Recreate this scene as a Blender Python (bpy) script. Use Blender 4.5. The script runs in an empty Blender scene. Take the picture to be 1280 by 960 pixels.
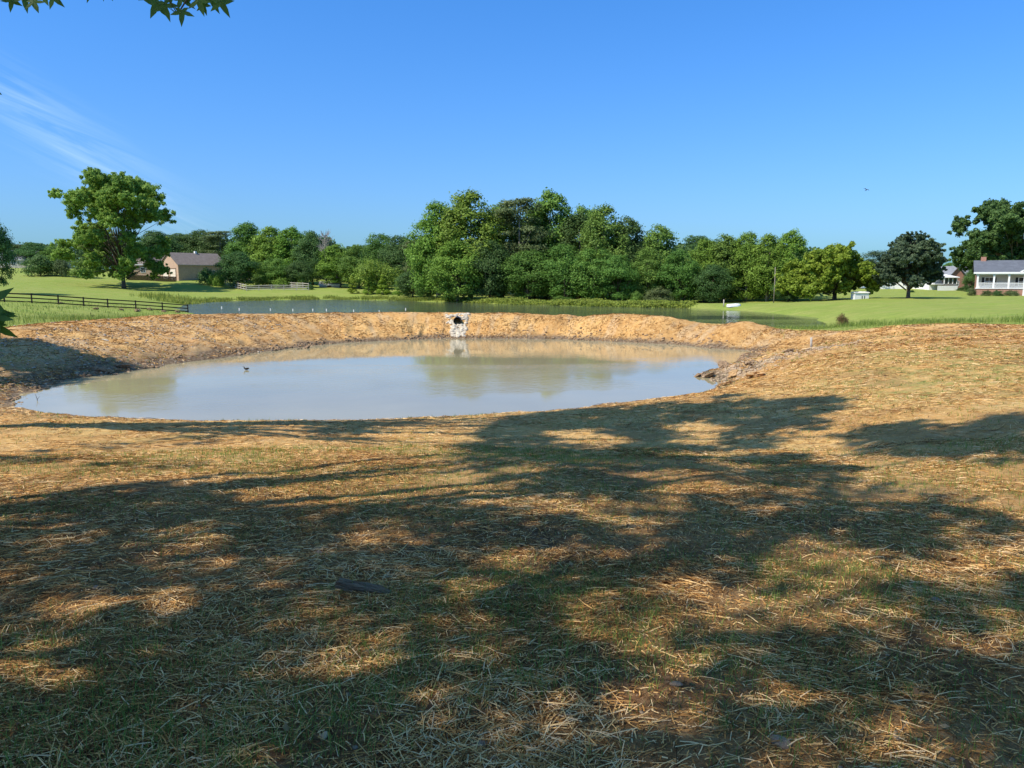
import bpy, math, random
import numpy as np
R = math.radians
random.seed(7)
rng = np.random.default_rng(11)
scene = bpy.context.scene
C = scene.collection

# ------------------------------------------------------------------ camera
CAMZ = 1.6
PITCH = R(8.0)
cd = bpy.data.cameras.new('camera'); cam = bpy.data.objects.new('camera', cd); C.objects.link(cam)
cam.location = (0, 0, CAMZ); cam.rotation_euler = (R(90) - PITCH, 0, 0)
cd.sensor_width = 36.0; cd.lens = 27.0; cd.clip_start = 0.05; cd.clip_end = 9000
scene.camera = cam
# ------------------------------------------------------------------ world + sun
SUN_EL = R(51); PHI = R(60)                     # sun stands left of the camera and a little behind it
SX, SY, SZ = -math.sin(PHI)*math.cos(SUN_EL), -math.cos(PHI)*math.cos(SUN_EL), math.sin(SUN_EL)
w = bpy.data.worlds.new('World'); scene.world = w; w.use_nodes = True
nt = w.node_tree; nt.nodes.clear()
out = nt.nodes.new('ShaderNodeOutputWorld'); bg = nt.nodes.new('ShaderNodeBackground')
sky = nt.nodes.new('ShaderNodeTexSky'); sky.sky_type = 'NISHITA'; sky.sun_disc = False
sky.sun_elevation = SUN_EL; sky.sun_rotation = math.atan2(SX, SY)
sky.air_density = 1.0; sky.dust_density = 0.25; sky.ozone_density = 3.0; sky.altitude = 50
SKYS = 0.116
hs = nt.nodes.new('ShaderNodeHueSaturation'); hs.inputs['Saturation'].default_value = 1.24
tint = nt.nodes.new('ShaderNodeMix'); tint.data_type = 'RGBA'; tint.blend_type = 'MULTIPLY'; tint.inputs[0].default_value = 1; tint.inputs[7].default_value = (.90, .96, 1.12, 1)
nt.links.new(sky.outputs[0], tint.inputs[6]); nt.links.new(tint.outputs[2], hs.inputs['Color'])
# thin cirrus: stretched noise in a window of directions
tc = nt.nodes.new('ShaderNodeTexCoord'); sep = nt.nodes.new('ShaderNodeSeparateXYZ')
nt.links.new(tc.outputs['Generated'], sep.inputs[0])
def wm(op, a, b=None, c=None):
    n = nt.nodes.new('ShaderNodeMath'); n.operation = op
    for i, v in enumerate((a, b, c)):
        if v is None: continue
        if isinstance(v, (int, float)): n.inputs[i].default_value = v
        else: nt.links.new(v, n.inputs[i])
    return n.outputs[0]
az = wm('ARCTAN2', sep.outputs[0], sep.outputs[1]); el = wm('ARCSINE', sep.outputs[2])
comb = nt.nodes.new('ShaderNodeCombineXYZ')
u_ = wm('ADD', wm('MULTIPLY', az, 7.0), wm('MULTIPLY', el, 7.0)); v_ = wm('ADD', wm('MULTIPLY', el, 52.0), wm('MULTIPLY', az, 22.0))
nt.links.new(u_, comb.inputs[0]); nt.links.new(v_, comb.inputs[1])
nz = nt.nodes.new('ShaderNodeTexNoise'); nz.inputs['Scale'].default_value = 1.0; nz.inputs['Detail'].default_value = 9; nz.inputs['Roughness'].default_value = .62; nz.inputs['Distortion'].default_value = 1.6
nt.links.new(comb.outputs[0], nz.inputs['Vector'])
def gauss(v, c, s): 
    d = wm('DIVIDE', wm('SUBTRACT', v, c), s)
    return wm('EXPONENT', wm('MULTIPLY', wm('MULTIPLY', d, d), -1.0))
axis = wm('ADD', el, wm('MULTIPLY', wm('SUBTRACT', az, -0.50), 0.70))
mk = wm('MULTIPLY', gauss(az, -0.50, 0.11), gauss(axis, 0.138, 0.034))
th = nt.nodes.new('ShaderNodeMapRange'); th.inputs[1].default_value = .40; th.inputs[2].default_value = .72
nt.links.new(nz.outputs[0], th.inputs[0])
mk2 = wm('MULTIPLY', wm('MULTIPLY', mk, th.outputs[0]), 0.17)
mx = nt.nodes.new('ShaderNodeMix'); mx.data_type = 'RGBA'
nt.links.new(mk2, mx.inputs[0]); ex = wm('EXPONENT', wm('MULTIPLY', wm('ABSOLUTE', el), -5.0))
hz_ = nt.nodes.new('ShaderNodeMix'); hz_.data_type = 'RGBA'; hz_.inputs[6].default_value = (1, 1, 1, 1); hz_.inputs[7].default_value = (.14, .32, .48, 1); nt.links.new(ex, hz_.inputs[0])
zr_ = nt.nodes.new('ShaderNodeMapRange'); zr_.interpolation_type = 'SMOOTHSTEP'; zr_.inputs[1].default_value = .38; zr_.inputs[2].default_value = 1.0; nt.links.new(el, zr_.inputs[0])
zn_ = nt.nodes.new('ShaderNodeMix'); zn_.data_type = 'RGBA'; zn_.inputs[7].default_value = (2.35, 1.55, 1.0, 1); nt.links.new(zr_.outputs[0], zn_.inputs[0]); nt.links.new(hz_.outputs[2], zn_.inputs[6])  # zenith above the view warmed and brightened as added fill for the shade
vm = nt.nodes.new('ShaderNodeVectorMath'); vm.operation = 'MULTIPLY'; nt.links.new(hs.outputs[0], vm.inputs[0]); nt.links.new(zn_.outputs[2], vm.inputs[1])
nt.links.new(vm.outputs[0], mx.inputs[6]); mx.inputs[7].default_value = (7.4, 8.3, 9.2, 1)
nt.links.new(mx.outputs[2], bg.inputs['Color']); bg.inputs['Strength'].default_value = SKYS
nt.links.new(bg.outputs[0], out.inputs['Surface'])
sl = bpy.data.lights.new('sun', 'SUN'); so = bpy.data.objects.new('sun', sl); C.objects.link(so)
sl.energy = 3.45; sl.angle = R(0.53); sl.color = (1.0, 0.93, 0.82)
from mathutils import Vector, Matrix
so.rotation_euler = Vector((SX, SY, SZ)).to_track_quat('Z', 'Y').to_euler()
so.location = (-30, -10, 40)
scene.view_settings.view_transform = 'Standard'; scene.view_settings.look = 'None'
scene.view_settings.gamma = 1.0; scene.view_settings.exposure = 0.84
scene.cycles.max_bounces = 6; scene.cycles.transparent_max_bounces = 8

# ------------------------------------------------------------------ pixel <-> world helpers (1280x960 photograph)
cp, sp = math.cos(PITCH), math.sin(PITCH)
def at(px, py, Y):
    u = (px - 640)/960; v = (480 - py)/960; t = Y/(cp + v*sp)
    return (u*t, Y, CAMZ + t*(-sp + v*cp))
def onz(px, py, z):
    u = (px - 640)/960; v = (480 - py)/960; t = (z - CAMZ)/(-sp + v*cp)
    return (u*t, t*(cp + v*sp), z)
def to_px(x, y, z):
    zz = z - CAMZ; d = y*cp - zz*sp; up = y*sp + zz*cp
    d = np.where(np.abs(d) < 1e-6, 1e-6, d)
    return 640 + 960*x/d, 480 - 960*up/d, d

# ------------------------------------------------------------------ numpy noise
def vnoise(x, y, seed=0):
    xi = np.floor(x).astype(np.int64); yi = np.floor(y).astype(np.int64); xf = x - xi; yf = y - yi
    def h(a, b):
        n = (a*374761393 + b*668265263 + seed*1442695041) & 0xffffffff
        n = ((n ^ (n >> 13))*1274126177) & 0xffffffff
        return ((n ^ (n >> 16)) & 0xffff)/65535.0
    u = xf*xf*(3-2*xf); v = yf*yf*(3-2*yf)
    return (h(xi, yi)*(1-u) + h(xi+1, yi)*u)*(1-v) + (h(xi, yi+1)*(1-u) + h(xi+1, yi+1)*u)*v
def fbm(x, y, oct=4, seed=0):
    s = 0; a = .5; t = 0
    for o in range(oct):
        s = s + a*vnoise(x*2**o + 17*o, y*2**o - 9*o, seed+o); t += a; a *= .5
    return s/t - .5
def in_poly(x, y, poly):
    ins = np.zeros(np.shape(x), bool); n = len(poly)
    for i in range(n):
        x1, y1 = poly[i][:2]; x2, y2 = poly[(i+1) % n][:2]
        c = ((y1 > y) != (y2 > y)) & (x < (x2-x1)*(y-y1)/((y2-y1) + 1e-12) + x1)
        ins ^= c
    return ins
def line_dist(x, y, pts, closed=False):
    d = np.full(np.shape(x), 1e9); n = len(pts)
    for i in range(n if closed else n-1):
        x1, y1 = pts[i][:2]; x2, y2 = pts[(i+1) % n][:2]; dx, dy = x2-x1, y2-y1
        t = np.clip(((x-x1)*dx + (y-y1)*dy)/(dx*dx+dy*dy+1e-9), 0, 1)
        d = np.minimum(d, np.hypot(x-x1-t*dx, y-y1-t*dy))
    return d
def sstep(a, b, v):
    t = np.clip((v-a)/(b-a), 0, 1); return t*t*(3-2*t)

# ------------------------------------------------------------------ terrain control
ZW = -2.35; ZU = -3.5
shore_px = [(22,505),(40,490),(75,478),(125,469),(190,460),(235,452),(262,449),(330,440),(385,433),(440,428),(560,423),(700,424),(850,431),(935,438),
            (925,452),(890,462),(866,471),(895,480),(885,488),(780,503),(640,516),(500,523),(350,526),(200,525),(90,518),(40,513)]
shore = [onz(a, b, ZW) for a, b in shore_px]
crest_px = [(30,408,37.5),(120,400,43.5),(240,393,49.5),(400,391,51.5),(570,391,52.5),(700,394,51),(830,397,47.5),(930,403,43.5),(1040,404,40)]
crest = [at(*p) for p in crest_px]
CP = list(shore)
def dense(pts, step=1.6, closed=True):
    o = []; n = len(pts)
    for i in range(n if closed else n-1):
        a = np.array(pts[i]); b = np.array(pts[(i+1) % n]); k = max(1, int(np.linalg.norm(b-a)/step))
        for j in range(k): o.append(tuple(a + (b-a)*j/k))
    return o
CP = dense(shore, 2.5)
cx0, cy0 = -5.0, 33.0
for s in dense(shore, 4.0):                       # inside: bottom of the pond
    v = np.array([cx0-s[0], cy0-s[1]]); v /= np.linalg.norm(v)
    CP.append((s[0]+v[0]*1.6, s[1]+v[1]*1.6, ZW-.45))
CP += [(cx0, cy0, -3.6), (-14, 30, -3.3), (3, 34, -3.3), (-8, 40, -3.3)]
for c in dense(crest, 3.0, False): CP.append(c)
for i, c in enumerate(crest):                     # back of the dam
    n = np.array([c[0]-cx0, c[1]-cy0]); n /= np.linalg.norm(n)
    if i < 8: CP.append((c[0]+n[0]*2.2, c[1]+n[1]*2.2, c[2]-(.15 if i < 3 else .38)))
    if 2 <= i <= 6: CP.append((c[0]+n[0]*9, c[1]+n[1]*9, -3.2)); CP.append((c[0]+n[0]*13, c[1]+n[1]*13, -4.2))
CP_ = None
for X in (-18, -10, -4, 2):                  # near slope
    CP += [(X, 10, -1.0+.006*abs(X)), (X, 16, -1.78)]
CP += [(-19.5,24.5,-2.0),(-21,29,-1.75),(-24,33,-1.2),(-24,22,-1.6),(-30,26,-.9),(-22,14,-1.2),(-16.5,22.6,-2.28),(0,0,0), (-5,4,-.36),(5,4,-.36),(0,5,-.5),(-12,2,.1),(12,2,-.1),(0,-20,1.6),(-30,-20,2),(30,-20,1.5),(-40,5,.4),(5,7.5,-.72),(5,13,-1.4)]
CP += [at(1000,480,22), at(1000,440,29), at(1100,450,24), at(1280,450,22), at(1280,520,13), at(950,520,17.5), at(1280,408,36), at(1160,406,38), at(1100,425,33), at(1200,430,28)]
CP += [(14,10,-.75), (25,10,-.5), (40,20,-.4), (40,36,-.6), (60,60,-1.0)]
# right lawn
CP += [at(1150,400,48), at(1240,396,55), at(1150,388,78), at(1270,384,85), at(1060,391,88), at(1135,373,118), at(1043,374,126), at(1075,373,124), at(1240,369,140), at(1180,365,172), at(1100,363,190), (150,142,-1.8), (150,80,-1.3), (100,40,-.5)]
# far pond rim and bottom
ush = [onz(240,379,ZU), onz(300,376.3,ZU), onz(400,374.6,ZU), onz(480,375.4,ZU), onz(560,377.5,ZU), onz(640,380.4,ZU), onz(720,382.5,ZU), onz(800,384,ZU), onz(860,385.3,ZU), onz(921,388,ZU), onz(978,393,ZU), onz(1024,398,ZU)]
un = [(30,72,ZU),(22,62,ZU),(12,62,ZU),(0,66,ZU),(-12,67,ZU),(-24,66,ZU),(-33,74,ZU),(-41,92,ZU),(-45,106,ZU),(-55,126,ZU)]
far_pond = ush + un
CP += dense(far_pond, 7.0)
ucx, ucy = -8.0, 105.0
for s in dense(far_pond, 11):
    v = np.array([ucx-s[0], ucy-s[1]]); v /= np.linalg.norm(v)
    CP.append((s[0]+v[0]*3, s[1]+v[1]*3, ZU-.7))
    if s[1] > 76: CP.append((s[0]-v[0]*2.2, s[1]-v[1]*2.2, ZU+.5))
CP += [(-8,105,-6),(-30,115,-5),(12,95,-5),(-10,85,-5)]
# left field and hill
CP += [at(60,395,60), at(120,391,75), at(200,391,90), at(9,377,90), at(120,383,99), at(232,389,106), (-45,45,-1.2), (-60,30,-.5), (-33,52,-1.1), (-80,80,-.8),
       at(0,372,112), at(60,362,150), at(155,361,185), at(60,350,185), at(0,345,205), at(40,335,232), at(120,338,228), at(225,349,215), at(290,350,220), at(300,358,200), at(385,362,190), at(430,361,200), at(500,369,176), at(260,366,178), (-240,230,5), (-240,120,1), (-120,300,3), (-60,260,1)]
# ground under the woods
CP += [at(600,376,158), at(700,378,150), at(800,380,140), at(880,379.5,136), at(960,379,132), (0,190,-2.6), (40,180,-2.2), (0,260,0), (120,240,-1), (-200,420,3), (0,420,1), (200,420,1), (300,150,-1),(500,0,0),(-500,0,3),(-400,-200,3),(400,-200,1),(-600,600,4),(600,600,2),(0,900,2)]
CP = np.array(CP, float)
_, ui = np.unique(np.round(CP[:, :2], 1), axis=0, return_index=True); CP = CP[ui]
def kern(d2): return np.sqrt(d2 + 1.2)
A = kern(((CP[:, None, :2]-CP[None, :, :2])**2).sum(-1)); N = len(CP)
M = np.zeros((N+1, N+1)); M[:N, :N] = A + np.eye(N)*-0.02; M[:N, N] = 1; M[N, :N] = 1
rhs = np.append(CP[:, 2], 0); W = np.linalg.lstsq(M, rhs, rcond=None)[0]
def rbf(x, y):
    s = np.shape(x); x = np.ravel(x); y = np.ravel(y); o = np.zeros(len(x))
    for i in range(0, len(x), 40000):
        d2 = (x[i:i+40000, None]-CP[None, :, 0])**2 + (y[i:i+40000, None]-CP[None, :, 1])**2
        o[i:i+40000] = kern(d2) @ W[:N] + W[N]
    return o.reshape(s)
straw_poly = [(-80,-60),(-80,14),(-32,26),(-26,33),(-25.2,38),(-26,44),(-22,51.0),(-13,53.6),(-5,54.6),(5,52.4),(10,48.8),(14.5,44.5),(18,41),(25.5,36.6),(45,29),(90,10),(90,-60)]
gully = [onz(1050,416,-.9)[:2], onz(1000,436,-1.35)[:2], onz(950,455,-1.8)[:2], onz(900,474,-2.3)[:2]]
def coords(lo, hi, d0, k, c=0.0):
    a = [c]; 
    while a[-1] < hi: a.append(a[-1] + max(d0, k*abs(a[-1]-c)) if abs(a[-1]-c) < 60 else a[-1] + max(d0, k*abs(a[-1]-c)*(1+ (abs(a[-1]-c)-60)/60)))
    b = [c]
    while b[-1] > lo: b.append(b[-1] - (max(d0, k*abs(b[-1]-c)) if abs(b[-1]-c) < 60 else max(d0, k*abs(b[-1]-c)*(1+(abs(b[-1]-c)-60)/60))))
    return np.array(b[::-1][:-1] + a)
gx = coords(-3500, 3500, .055, .0085)
gy = np.concatenate([np.arange(-40, 1.5, 1.6)[:-1], coords(1.5, 4000, .05, .0048, 1.5)])
gy = np.unique(np.concatenate([[-3000, -800, -250, -100], gy]))
gx = np.unique(gx)
# a tighter band of rows over the dam
GX, GY = np.meshgrid(gx, gy)
print('grid', GX.shape, N)
xc = np.clip(GX, -620, 620); yc = np.clip(GY, -220, 900)
# coarse rbf evaluation far away is wasteful but simple: evaluate on a thinned grid and interpolate
sx = np.unique(np.concatenate([np.arange(-620, -120, 20), np.arange(-120, -36, 2.0), np.arange(-36, 40, .5), np.arange(40, 125, 2.0), np.arange(125, 640, 20)]))
sy = np.unique(np.concatenate([np.arange(-220, -10, 15), np.arange(-10, 62, .5), np.arange(62, 240, 2.0), np.arange(240, 920, 20)]))
SXg, SYg = np.meshgrid(sx, sy); SZg = rbf(SXg, SYg)
def bil(xa, ya, Z, x, y):
    i = np.clip(np.searchsorted(xa, x)-1, 0, len(xa)-2); j = np.clip(np.searchsorted(ya, y)-1, 0, len(ya)-2)
    u = np.clip((x-xa[i])/(xa[i+1]-xa[i]), 0, 1); v = np.clip((y-ya[j])/(ya[j+1]-ya[j]), 0, 1)
    return (Z[j, i]*(1-u)+Z[j, i+1]*u)*(1-v) + (Z[j+1, i]*(1-u)+Z[j+1, i+1]*u)*v
Zb = bil(sx, sy, SZg, xc, yc)
crest2 = [c[:2] for c in crest]
def detail(x, y, z):
    d_poly = line_dist(x, y, straw_poly, True); ins = in_poly(x, y, straw_poly)
    sm = np.where(ins, sstep(0, 1.0, d_poly), 0)
    o = sm*(fbm(x*1.1, y*1.1, 4, 3)*.10 + fbm(x*5, y*5, 3, 9)*.045)
    hw = z - ZW
    band = sstep(-.25, .05, hw)*(1-sstep(.45, 1.1, hw))*ins
    far = sstep(24, 30, y) + sstep(-14, -20, x)*sstep(20, 24, y)
    far = np.clip(far, 0, 1)
    o += band*far*(fbm(x*1.6, y*1.6, 4, 21)*.30 + .01)
    face = sstep(.1, .5, hw)*(1-sstep(1.2, 1.6, hw))*far*ins
    an = np.arctan2(x-cx0, y-cy0); rd_ = np.hypot(x-cx0, y-cy0)
    o += face*(fbm(an*26, rd_*.16, 3, 131)*.17 - .02)
    o += face*(fbm(x*2.4, y*1.2, 3, 31)*.14)
    g = line_dist(x, y, gully); gm = np.exp(-(g/1.3)**2)*ins
    o += gm*(-.16 + fbm(x*3, y*3, 3, 41)*.5)
    # erosion hole in the dam left of the pipe
    hx, hy, _ = at(524, 408, 49.6)
    o += -.55*np.exp(-(((x-hx)/.8)**2 + ((y-hy)/.8)**2))*(vnoise(x*4, y*4, 5))
    lawn = (1-sm)*sstep(40, 60, np.hypot(x, y))
    o += lawn*fbm(x*.12, y*.12, 3, 51)*.35*sstep(ZU+.2, ZU+1.0, z)
    o += (1-sm)*fbm(x*.8, y*.8, 2, 61)*.06
    return o
near = (np.abs(GX) < 130) & (GY > -40) & (GY < 260)
Z = Zb.copy(); Z[near] += detail(GX[near], GY[near], Zb[near])
def gz(x, y): return bil(gx, gy, Z, np.asarray(x, float), np.asarray(y, float))
def hit(px, py, tmax=400):
    u = (px-640)/960; v = (480-py)/960; d = np.array([u, cp+v*sp, -sp+v*cp])
    t = np.concatenate([np.arange(1, 60, .05), np.arange(60, tmax, .4)])
    p = d[None]*t[:, None]; p[:, 2] += CAMZ
    below = np.where(p[:, 2] < gz(p[:, 0], p[:, 1]))[0]
    k = below[0] if len(below) else len(t)-1
    return tuple(p[k])

# ------------------------------------------------------------------ object helpers
def link(o, parent=None):
    C.objects.link(o)
    if parent is not None: o.parent = parent
    return o
def mesh_np(name, V, F, mat=None, parent=None, attrs=None, smooth=False):
    me = bpy.data.meshes.new(name); V = np.asarray(V, np.float32); F = np.asarray(F, np.int32)
    k = F.shape[1]
    me.vertices.add(len(V)); me.vertices.foreach_set('co', V.ravel())
    me.loops.add(F.size); me.loops.foreach_set('vertex_index', F.ravel())
    me.polygons.add(len(F)); me.polygons.foreach_set('loop_start', np.arange(0, F.size, k, dtype=np.int32))
    me.polygons.foreach_set('loop_total', np.full(len(F), k, np.int32))
    if smooth: me.polygons.foreach_set('use_smooth', np.ones(len(F), bool))
    me.update(calc_edges=True)
    for an, av in (attrs or {}).items():
        av = np.asarray(av, np.float32)
        if av.ndim == 1:
            a = me.attributes.new(an, 'FLOAT', 'POINT'); a.data.foreach_set('value', av)
        else:
            a = me.attributes.new(an, 'FLOAT_COLOR', 'POINT'); a.data.foreach_set('color', av.ravel())
    if mat: me.materials.append(mat)
    return link(bpy.data.objects.new(name, me), parent)
class MB:
    def __init__(s): s.v = []; s.f = []
    def add(s, vs, fs):
        n = len(s.v); s.v += [tuple(v) for v in vs]; s.f += [tuple(n+i for i in f) for f in fs]; return s
    def box(s, x0, x1, y0, y1, z0, z1):
        return s.add([(x0,y0,z0),(x1,y0,z0),(x1,y1,z0),(x0,y1,z0),(x0,y0,z1),(x1,y0,z1),(x1,y1,z1),(x0,y1,z1)],
                     [(3,2,1,0),(4,5,6,7),(0,1,5,4),(1,2,6,5),(2,3,7,6),(3,0,4,7)])
    def prism(s, poly, axis, a, b):                 # poly in the two other axes, extruded along axis
        n = len(poly); P = []
        for q in (a, b):
            for p in poly:
                if axis == 'x': P.append((q, p[0], p[1]))
                elif axis == 'y': P.append((p[0], q, p[1]))
                else: P.append((p[0], p[1], q))
        fs = [tuple(range(n-1, -1, -1)), tuple(range(n, 2*n))] + [(i, (i+1) % n, n+(i+1) % n, n+i) for i in range(n)]
        return s.add(P, fs)
    def tube(s, pts, rad, n=7, cap=True):
        pts = [Vector(p) for p in pts]; base = len(s.v); k = len(pts)
        for i, p in enumerate(pts):
            d = (pts[min(i+1, k-1)] - pts[max(i-1, 0)]).normalized()
            a = d.cross(Vector((0, 0, 1)) if abs(d.z) < .9 else Vector((1, 0, 0))).normalized(); b = d.cross(a)
            for j in range(n):
                t = 2*math.pi*j/n; s.v.append(tuple(p + (a*math.cos(t)+b*math.sin(t))*rad[i]))
        for i in range(k-1):
            for j in range(n):
                q = base+i*n; s.f.append((q+j, q+(j+1) % n, q+n+(j+1) % n, q+n+j))
        if cap: s.f.append(tuple(base+j for j in range(n-1, -1, -1))); s.f.append(tuple(base+(k-1)*n+j for j in range(n)))
        return s
    def build(s, name, mat, parent=None, smooth=False, loc=None, bevel=0):
        me = bpy.data.meshes.new(name); me.from_pydata(s.v, [], s.f); me.update()
        if mat: me.materials.append(mat)
        if smooth:
            for p in me.polygons: p.use_smooth = True
        import bmesh
        bm = bmesh.new(); bm.from_mesh(me); bmesh.ops.recalc_face_normals(bm, faces=bm.faces); bm.to_mesh(me); bm.free()
        o = link(bpy.data.objects.new(name, me), parent)
        if loc is not None: o.location = loc
        if bevel:
            m = o.modifiers.new('bevel', 'BEVEL'); m.width = bevel; m.segments = 2; m.limit_method = 'ANGLE'
        return o
def tag(o, label=None, cat=None, group=None, kind=None):
    if label: o['label'] = label
    if cat: o['category'] = cat
    if group: o['group'] = group
    if kind: o['kind'] = kind
    return o
def empty(name, loc, rz=0, sc=1):
    o = bpy.data.objects.new(name, None); link(o); o.location = loc; o.rotation_euler = (0, 0, rz); o.scale = (sc,)*3 if isinstance(sc, (int, float)) else sc
    o.empty_display_size = .3; return o
def copy_tree(o, parent=None):
    c = o.copy(); C.objects.link(c); c.parent = parent
    for ch in o.children: copy_tree(ch, c)
    return c

# ------------------------------------------------------------------ materials
class Mat:
    def __init__(s, name, rough=.9, spec=.2):
        s.m = bpy.data.materials.new(name); s.m.use_nodes = True; s.t = s.m.node_tree
        s.b = s.t.nodes['Principled BSDF']; s.b.inputs['Roughness'].default_value = rough
        s.b.inputs['Specular IOR Level'].default_value = spec; s.co = None
    def n(s, t, **k):
        q = s.t.nodes.new(t)
        for a, v in k.items(): setattr(q, a, v)
        return q
    def l(s, a, b): s.t.links.new(a, b)
    def set(s, sock, v):
        if isinstance(v, (int, float, tuple, list)):
            sock.default_value = (*v, 1) if isinstance(v, (tuple, list)) and len(v) == 3 and sock.type == 'RGBA' else v
        else: s.l(v, sock)
    def coord(s, scale=(1, 1, 1), kind='Object', rot=(0, 0, 0)):
        c = s.n('ShaderNodeTexCoord'); m = s.n('ShaderNodeMapping'); m.inputs['Scale'].default_value = scale; m.inputs['Rotation'].default_value = rot
        s.l(c.outputs[kind], m.inputs[0]); return m.outputs[0]
    def noise(s, scale, detail=4, rough=.55, vec=None, dist=0):
        q = s.n('ShaderNodeTexNoise'); q.inputs['Scale'].default_value = scale; q.inputs['Detail'].default_value = detail
        q.inputs['Roughness'].default_value = rough; q.inputs['Distortion'].default_value = dist
        if vec is None: vec = s.coord()
        s.l(vec, q.inputs['Vector']); return q.outputs[0]
    def ramp(s, v, stops):
        q = s.n('ShaderNodeValToRGB'); e = q.color_ramp.elements
        while len(e) < len(stops): e.new(.5)
        for i, (p, c) in enumerate(stops):
            e[i].position = p; e[i].color = (*c, 1) if len(c) == 3 else c
        s.l(v, q.inputs[0]); return q.outputs[0]
    def mr(s, v, a, b, c=0, d=1):
        q = s.n('ShaderNodeMapRange'); q.inputs[1].default_value = a; q.inputs[2].default_value = b; q.inputs[3].default_value = c; q.inputs[4].default_value = d
        s.l(v, q.inputs[0]); return q.outputs[0]
    def mix(s, f, a, b, mode='MIX'):
        q = s.n('ShaderNodeMix', data_type='RGBA', blend_type=mode)
        s.set(q.inputs[0], f); s.set(q.inputs[6], a); s.set(q.inputs[7], b); return q.outputs[2]
    def math(s, op, a, b=0.0, clamp=False):
        q = s.n('ShaderNodeMath', operation=op); q.use_clamp = clamp; s.set(q.inputs[0], a); s.set(q.inputs[1], b); return q.outputs[0]
    def attr(s, name, out='Fac'):
        q = s.n('ShaderNodeAttribute'); q.attribute_name = name; return q.outputs[out]
    def col(s, c): s.set(s.b.inputs['Base Color'], c); return s
    def bump(s, h, strength=.5, dist=.02):
        q = s.n('ShaderNodeBump'); q.inputs['Strength'].default_value = strength; q.inputs['Distance'].default_value = dist
        s.l(h, q.inputs['Height']); s.l(q.outputs[0], s.b.inputs['Normal']); return s
def simple(name, c, rough=.8, var=.25, scale=3, spec=.2, bump=0):
    m = Mat(name, rough, spec); n = m.noise(scale, 5)
    m.col(m.ramp(n, [(.3, tuple(x*(1-var) for x in c)), (.7, tuple(min(1, x*(1+var)) for x in c))]))
    if bump: m.bump(m.noise(scale*4, 4), bump, .02)
    return m.m
def leafmat(name, dark, mid, light, trans=.25, rough=.55):
    m = Mat(name, rough, .12); t = m.attr('tint')
    c = m.ramp(t, [(0, dark), (.5, mid), (1, light)])
    oi = m.n('ShaderNodeObjectInfo'); hv = m.n('ShaderNodeHueSaturation'); m.l(c, hv.inputs['Color'])
    m.l(m.mr(oi.outputs['Random'], 0, 1, .478, .512), hv.inputs['Hue']); m.l(m.mr(m.math('FRACT', m.math('MULTIPLY', oi.outputs['Random'], 7.31)), 0, 1, .88, 1.25), hv.inputs['Value']); c = hv.outputs[0]
    m.col(c)
    tr = m.n('ShaderNodeBsdfTranslucent'); m.set(tr.inputs[0], m.mix(.5, c, tuple(min(1, v*1.6) for v in light)))
    ms = m.n('ShaderNodeMixShader'); ms.inputs[0].default_value = trans
    m.l(m.b.outputs[0], ms.inputs[1]); m.l(tr.outputs[0], ms.inputs[2]); m.l(ms.outputs[0], m.t.nodes['Material Output'].inputs[0])
    return m.m
G_BRIGHT = leafmat('leaf_bright', (.07,.135,.02), (.145,.25,.034), (.225,.36,.06))
G_SYC = leafmat('leaf_sycamore', (.10,.17,.03), (.19,.29,.05), (.29,.41,.085), .35)
G_MID = leafmat('leaf_mid', (.05,.105,.02), (.10,.19,.034), (.165,.275,.05))
G_DARK = leafmat('leaf_dark', (.032,.072,.022), (.066,.132,.036), (.11,.20,.055))
G_PINE = leafmat('leaf_pine', (.045,.07,.028), (.09,.125,.045), (.15,.19,.068))
G_YEL = leafmat('leaf_yellow', (.09,.15,.016), (.175,.25,.028), (.27,.35,.045))
G_BLUE = leafmat('leaf_blue', (.035,.065,.036), (.07,.115,.06), (.12,.18,.09))
G_REED = leafmat('leaf_reed', (.11,.16,.022), (.21,.29,.045), (.38,.40,.12), .35)
G_SHADE = leafmat('leaf_shade', (.12,.13,.02), (.24,.24,.03), (.36,.34,.05), .6)
G_SEED = leafmat('grass_blade', (.08,.12,.022), (.15,.22,.04), (.29,.36,.075), .3)
BARK = simple('bark', (.13,.10,.075), .95, .35, 6, bump=.6)
BARKG = simple('bark_grey', (.26,.23,.19), .95, .35, 4, bump=.6)

# ground ----------------------------------------------------------------
gm = Mat('ground', .95, .1)
P = gm.coord(); 
a_lawn = gm.attr('lawn'); a_mud = gm.attr('mud'); a_clay = gm.attr('clay'); a_grey = gm.attr('grey'); a_grn = gm.attr('green')
n1 = gm.noise(.55, 5, .6, P); n2 = gm.noise(5.5, 6, .7, P); n3 = gm.noise(38, 4, .7, P)
ns = gm.noise(9, 6, .75, gm.coord((1, .35, 1)), 1.2)
straw = gm.ramp(n2, [(.30, (.26,.12,.035)), (.44, (.50,.27,.08)), (.58, (.66,.39,.13)), (.76, (.78,.53,.22))])
straw = gm.mix(gm.mr(ns, .40, .66), straw, (.60,.41,.19))
straw = gm.mix(gm.math('MULTIPLY', gm.mr(n1, .42, .62), .55), straw, (.50,.245,.075))
grng = gm.ramp(n2, [(.35, (.12,.13,.035)), (.65, (.34,.31,.09))])
straw = gm.mix(gm.math('MULTIPLY', a_grn, gm.mr(gm.noise(2.2, 6, .7, P), .38, .62), True), straw, grng)
clay = gm.ramp(gm.noise(3.2, 6, .65, P), [(.3, (.26,.125,.04)), (.5, (.43,.24,.085)), (.72, (.56,.37,.17))])
mud = gm.ramp(gm.noise(7, 6, .7, P), [(.32, (.075,.052,.033)), (.5, (.17,.12,.075)), (.7, (.33,.25,.165))])
grey = gm.ramp(gm.noise(9, 6, .75, P), [(.32, (.13,.09,.06)), (.5, (.36,.27,.18)), (.68, (.58,.46,.33))])
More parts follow.
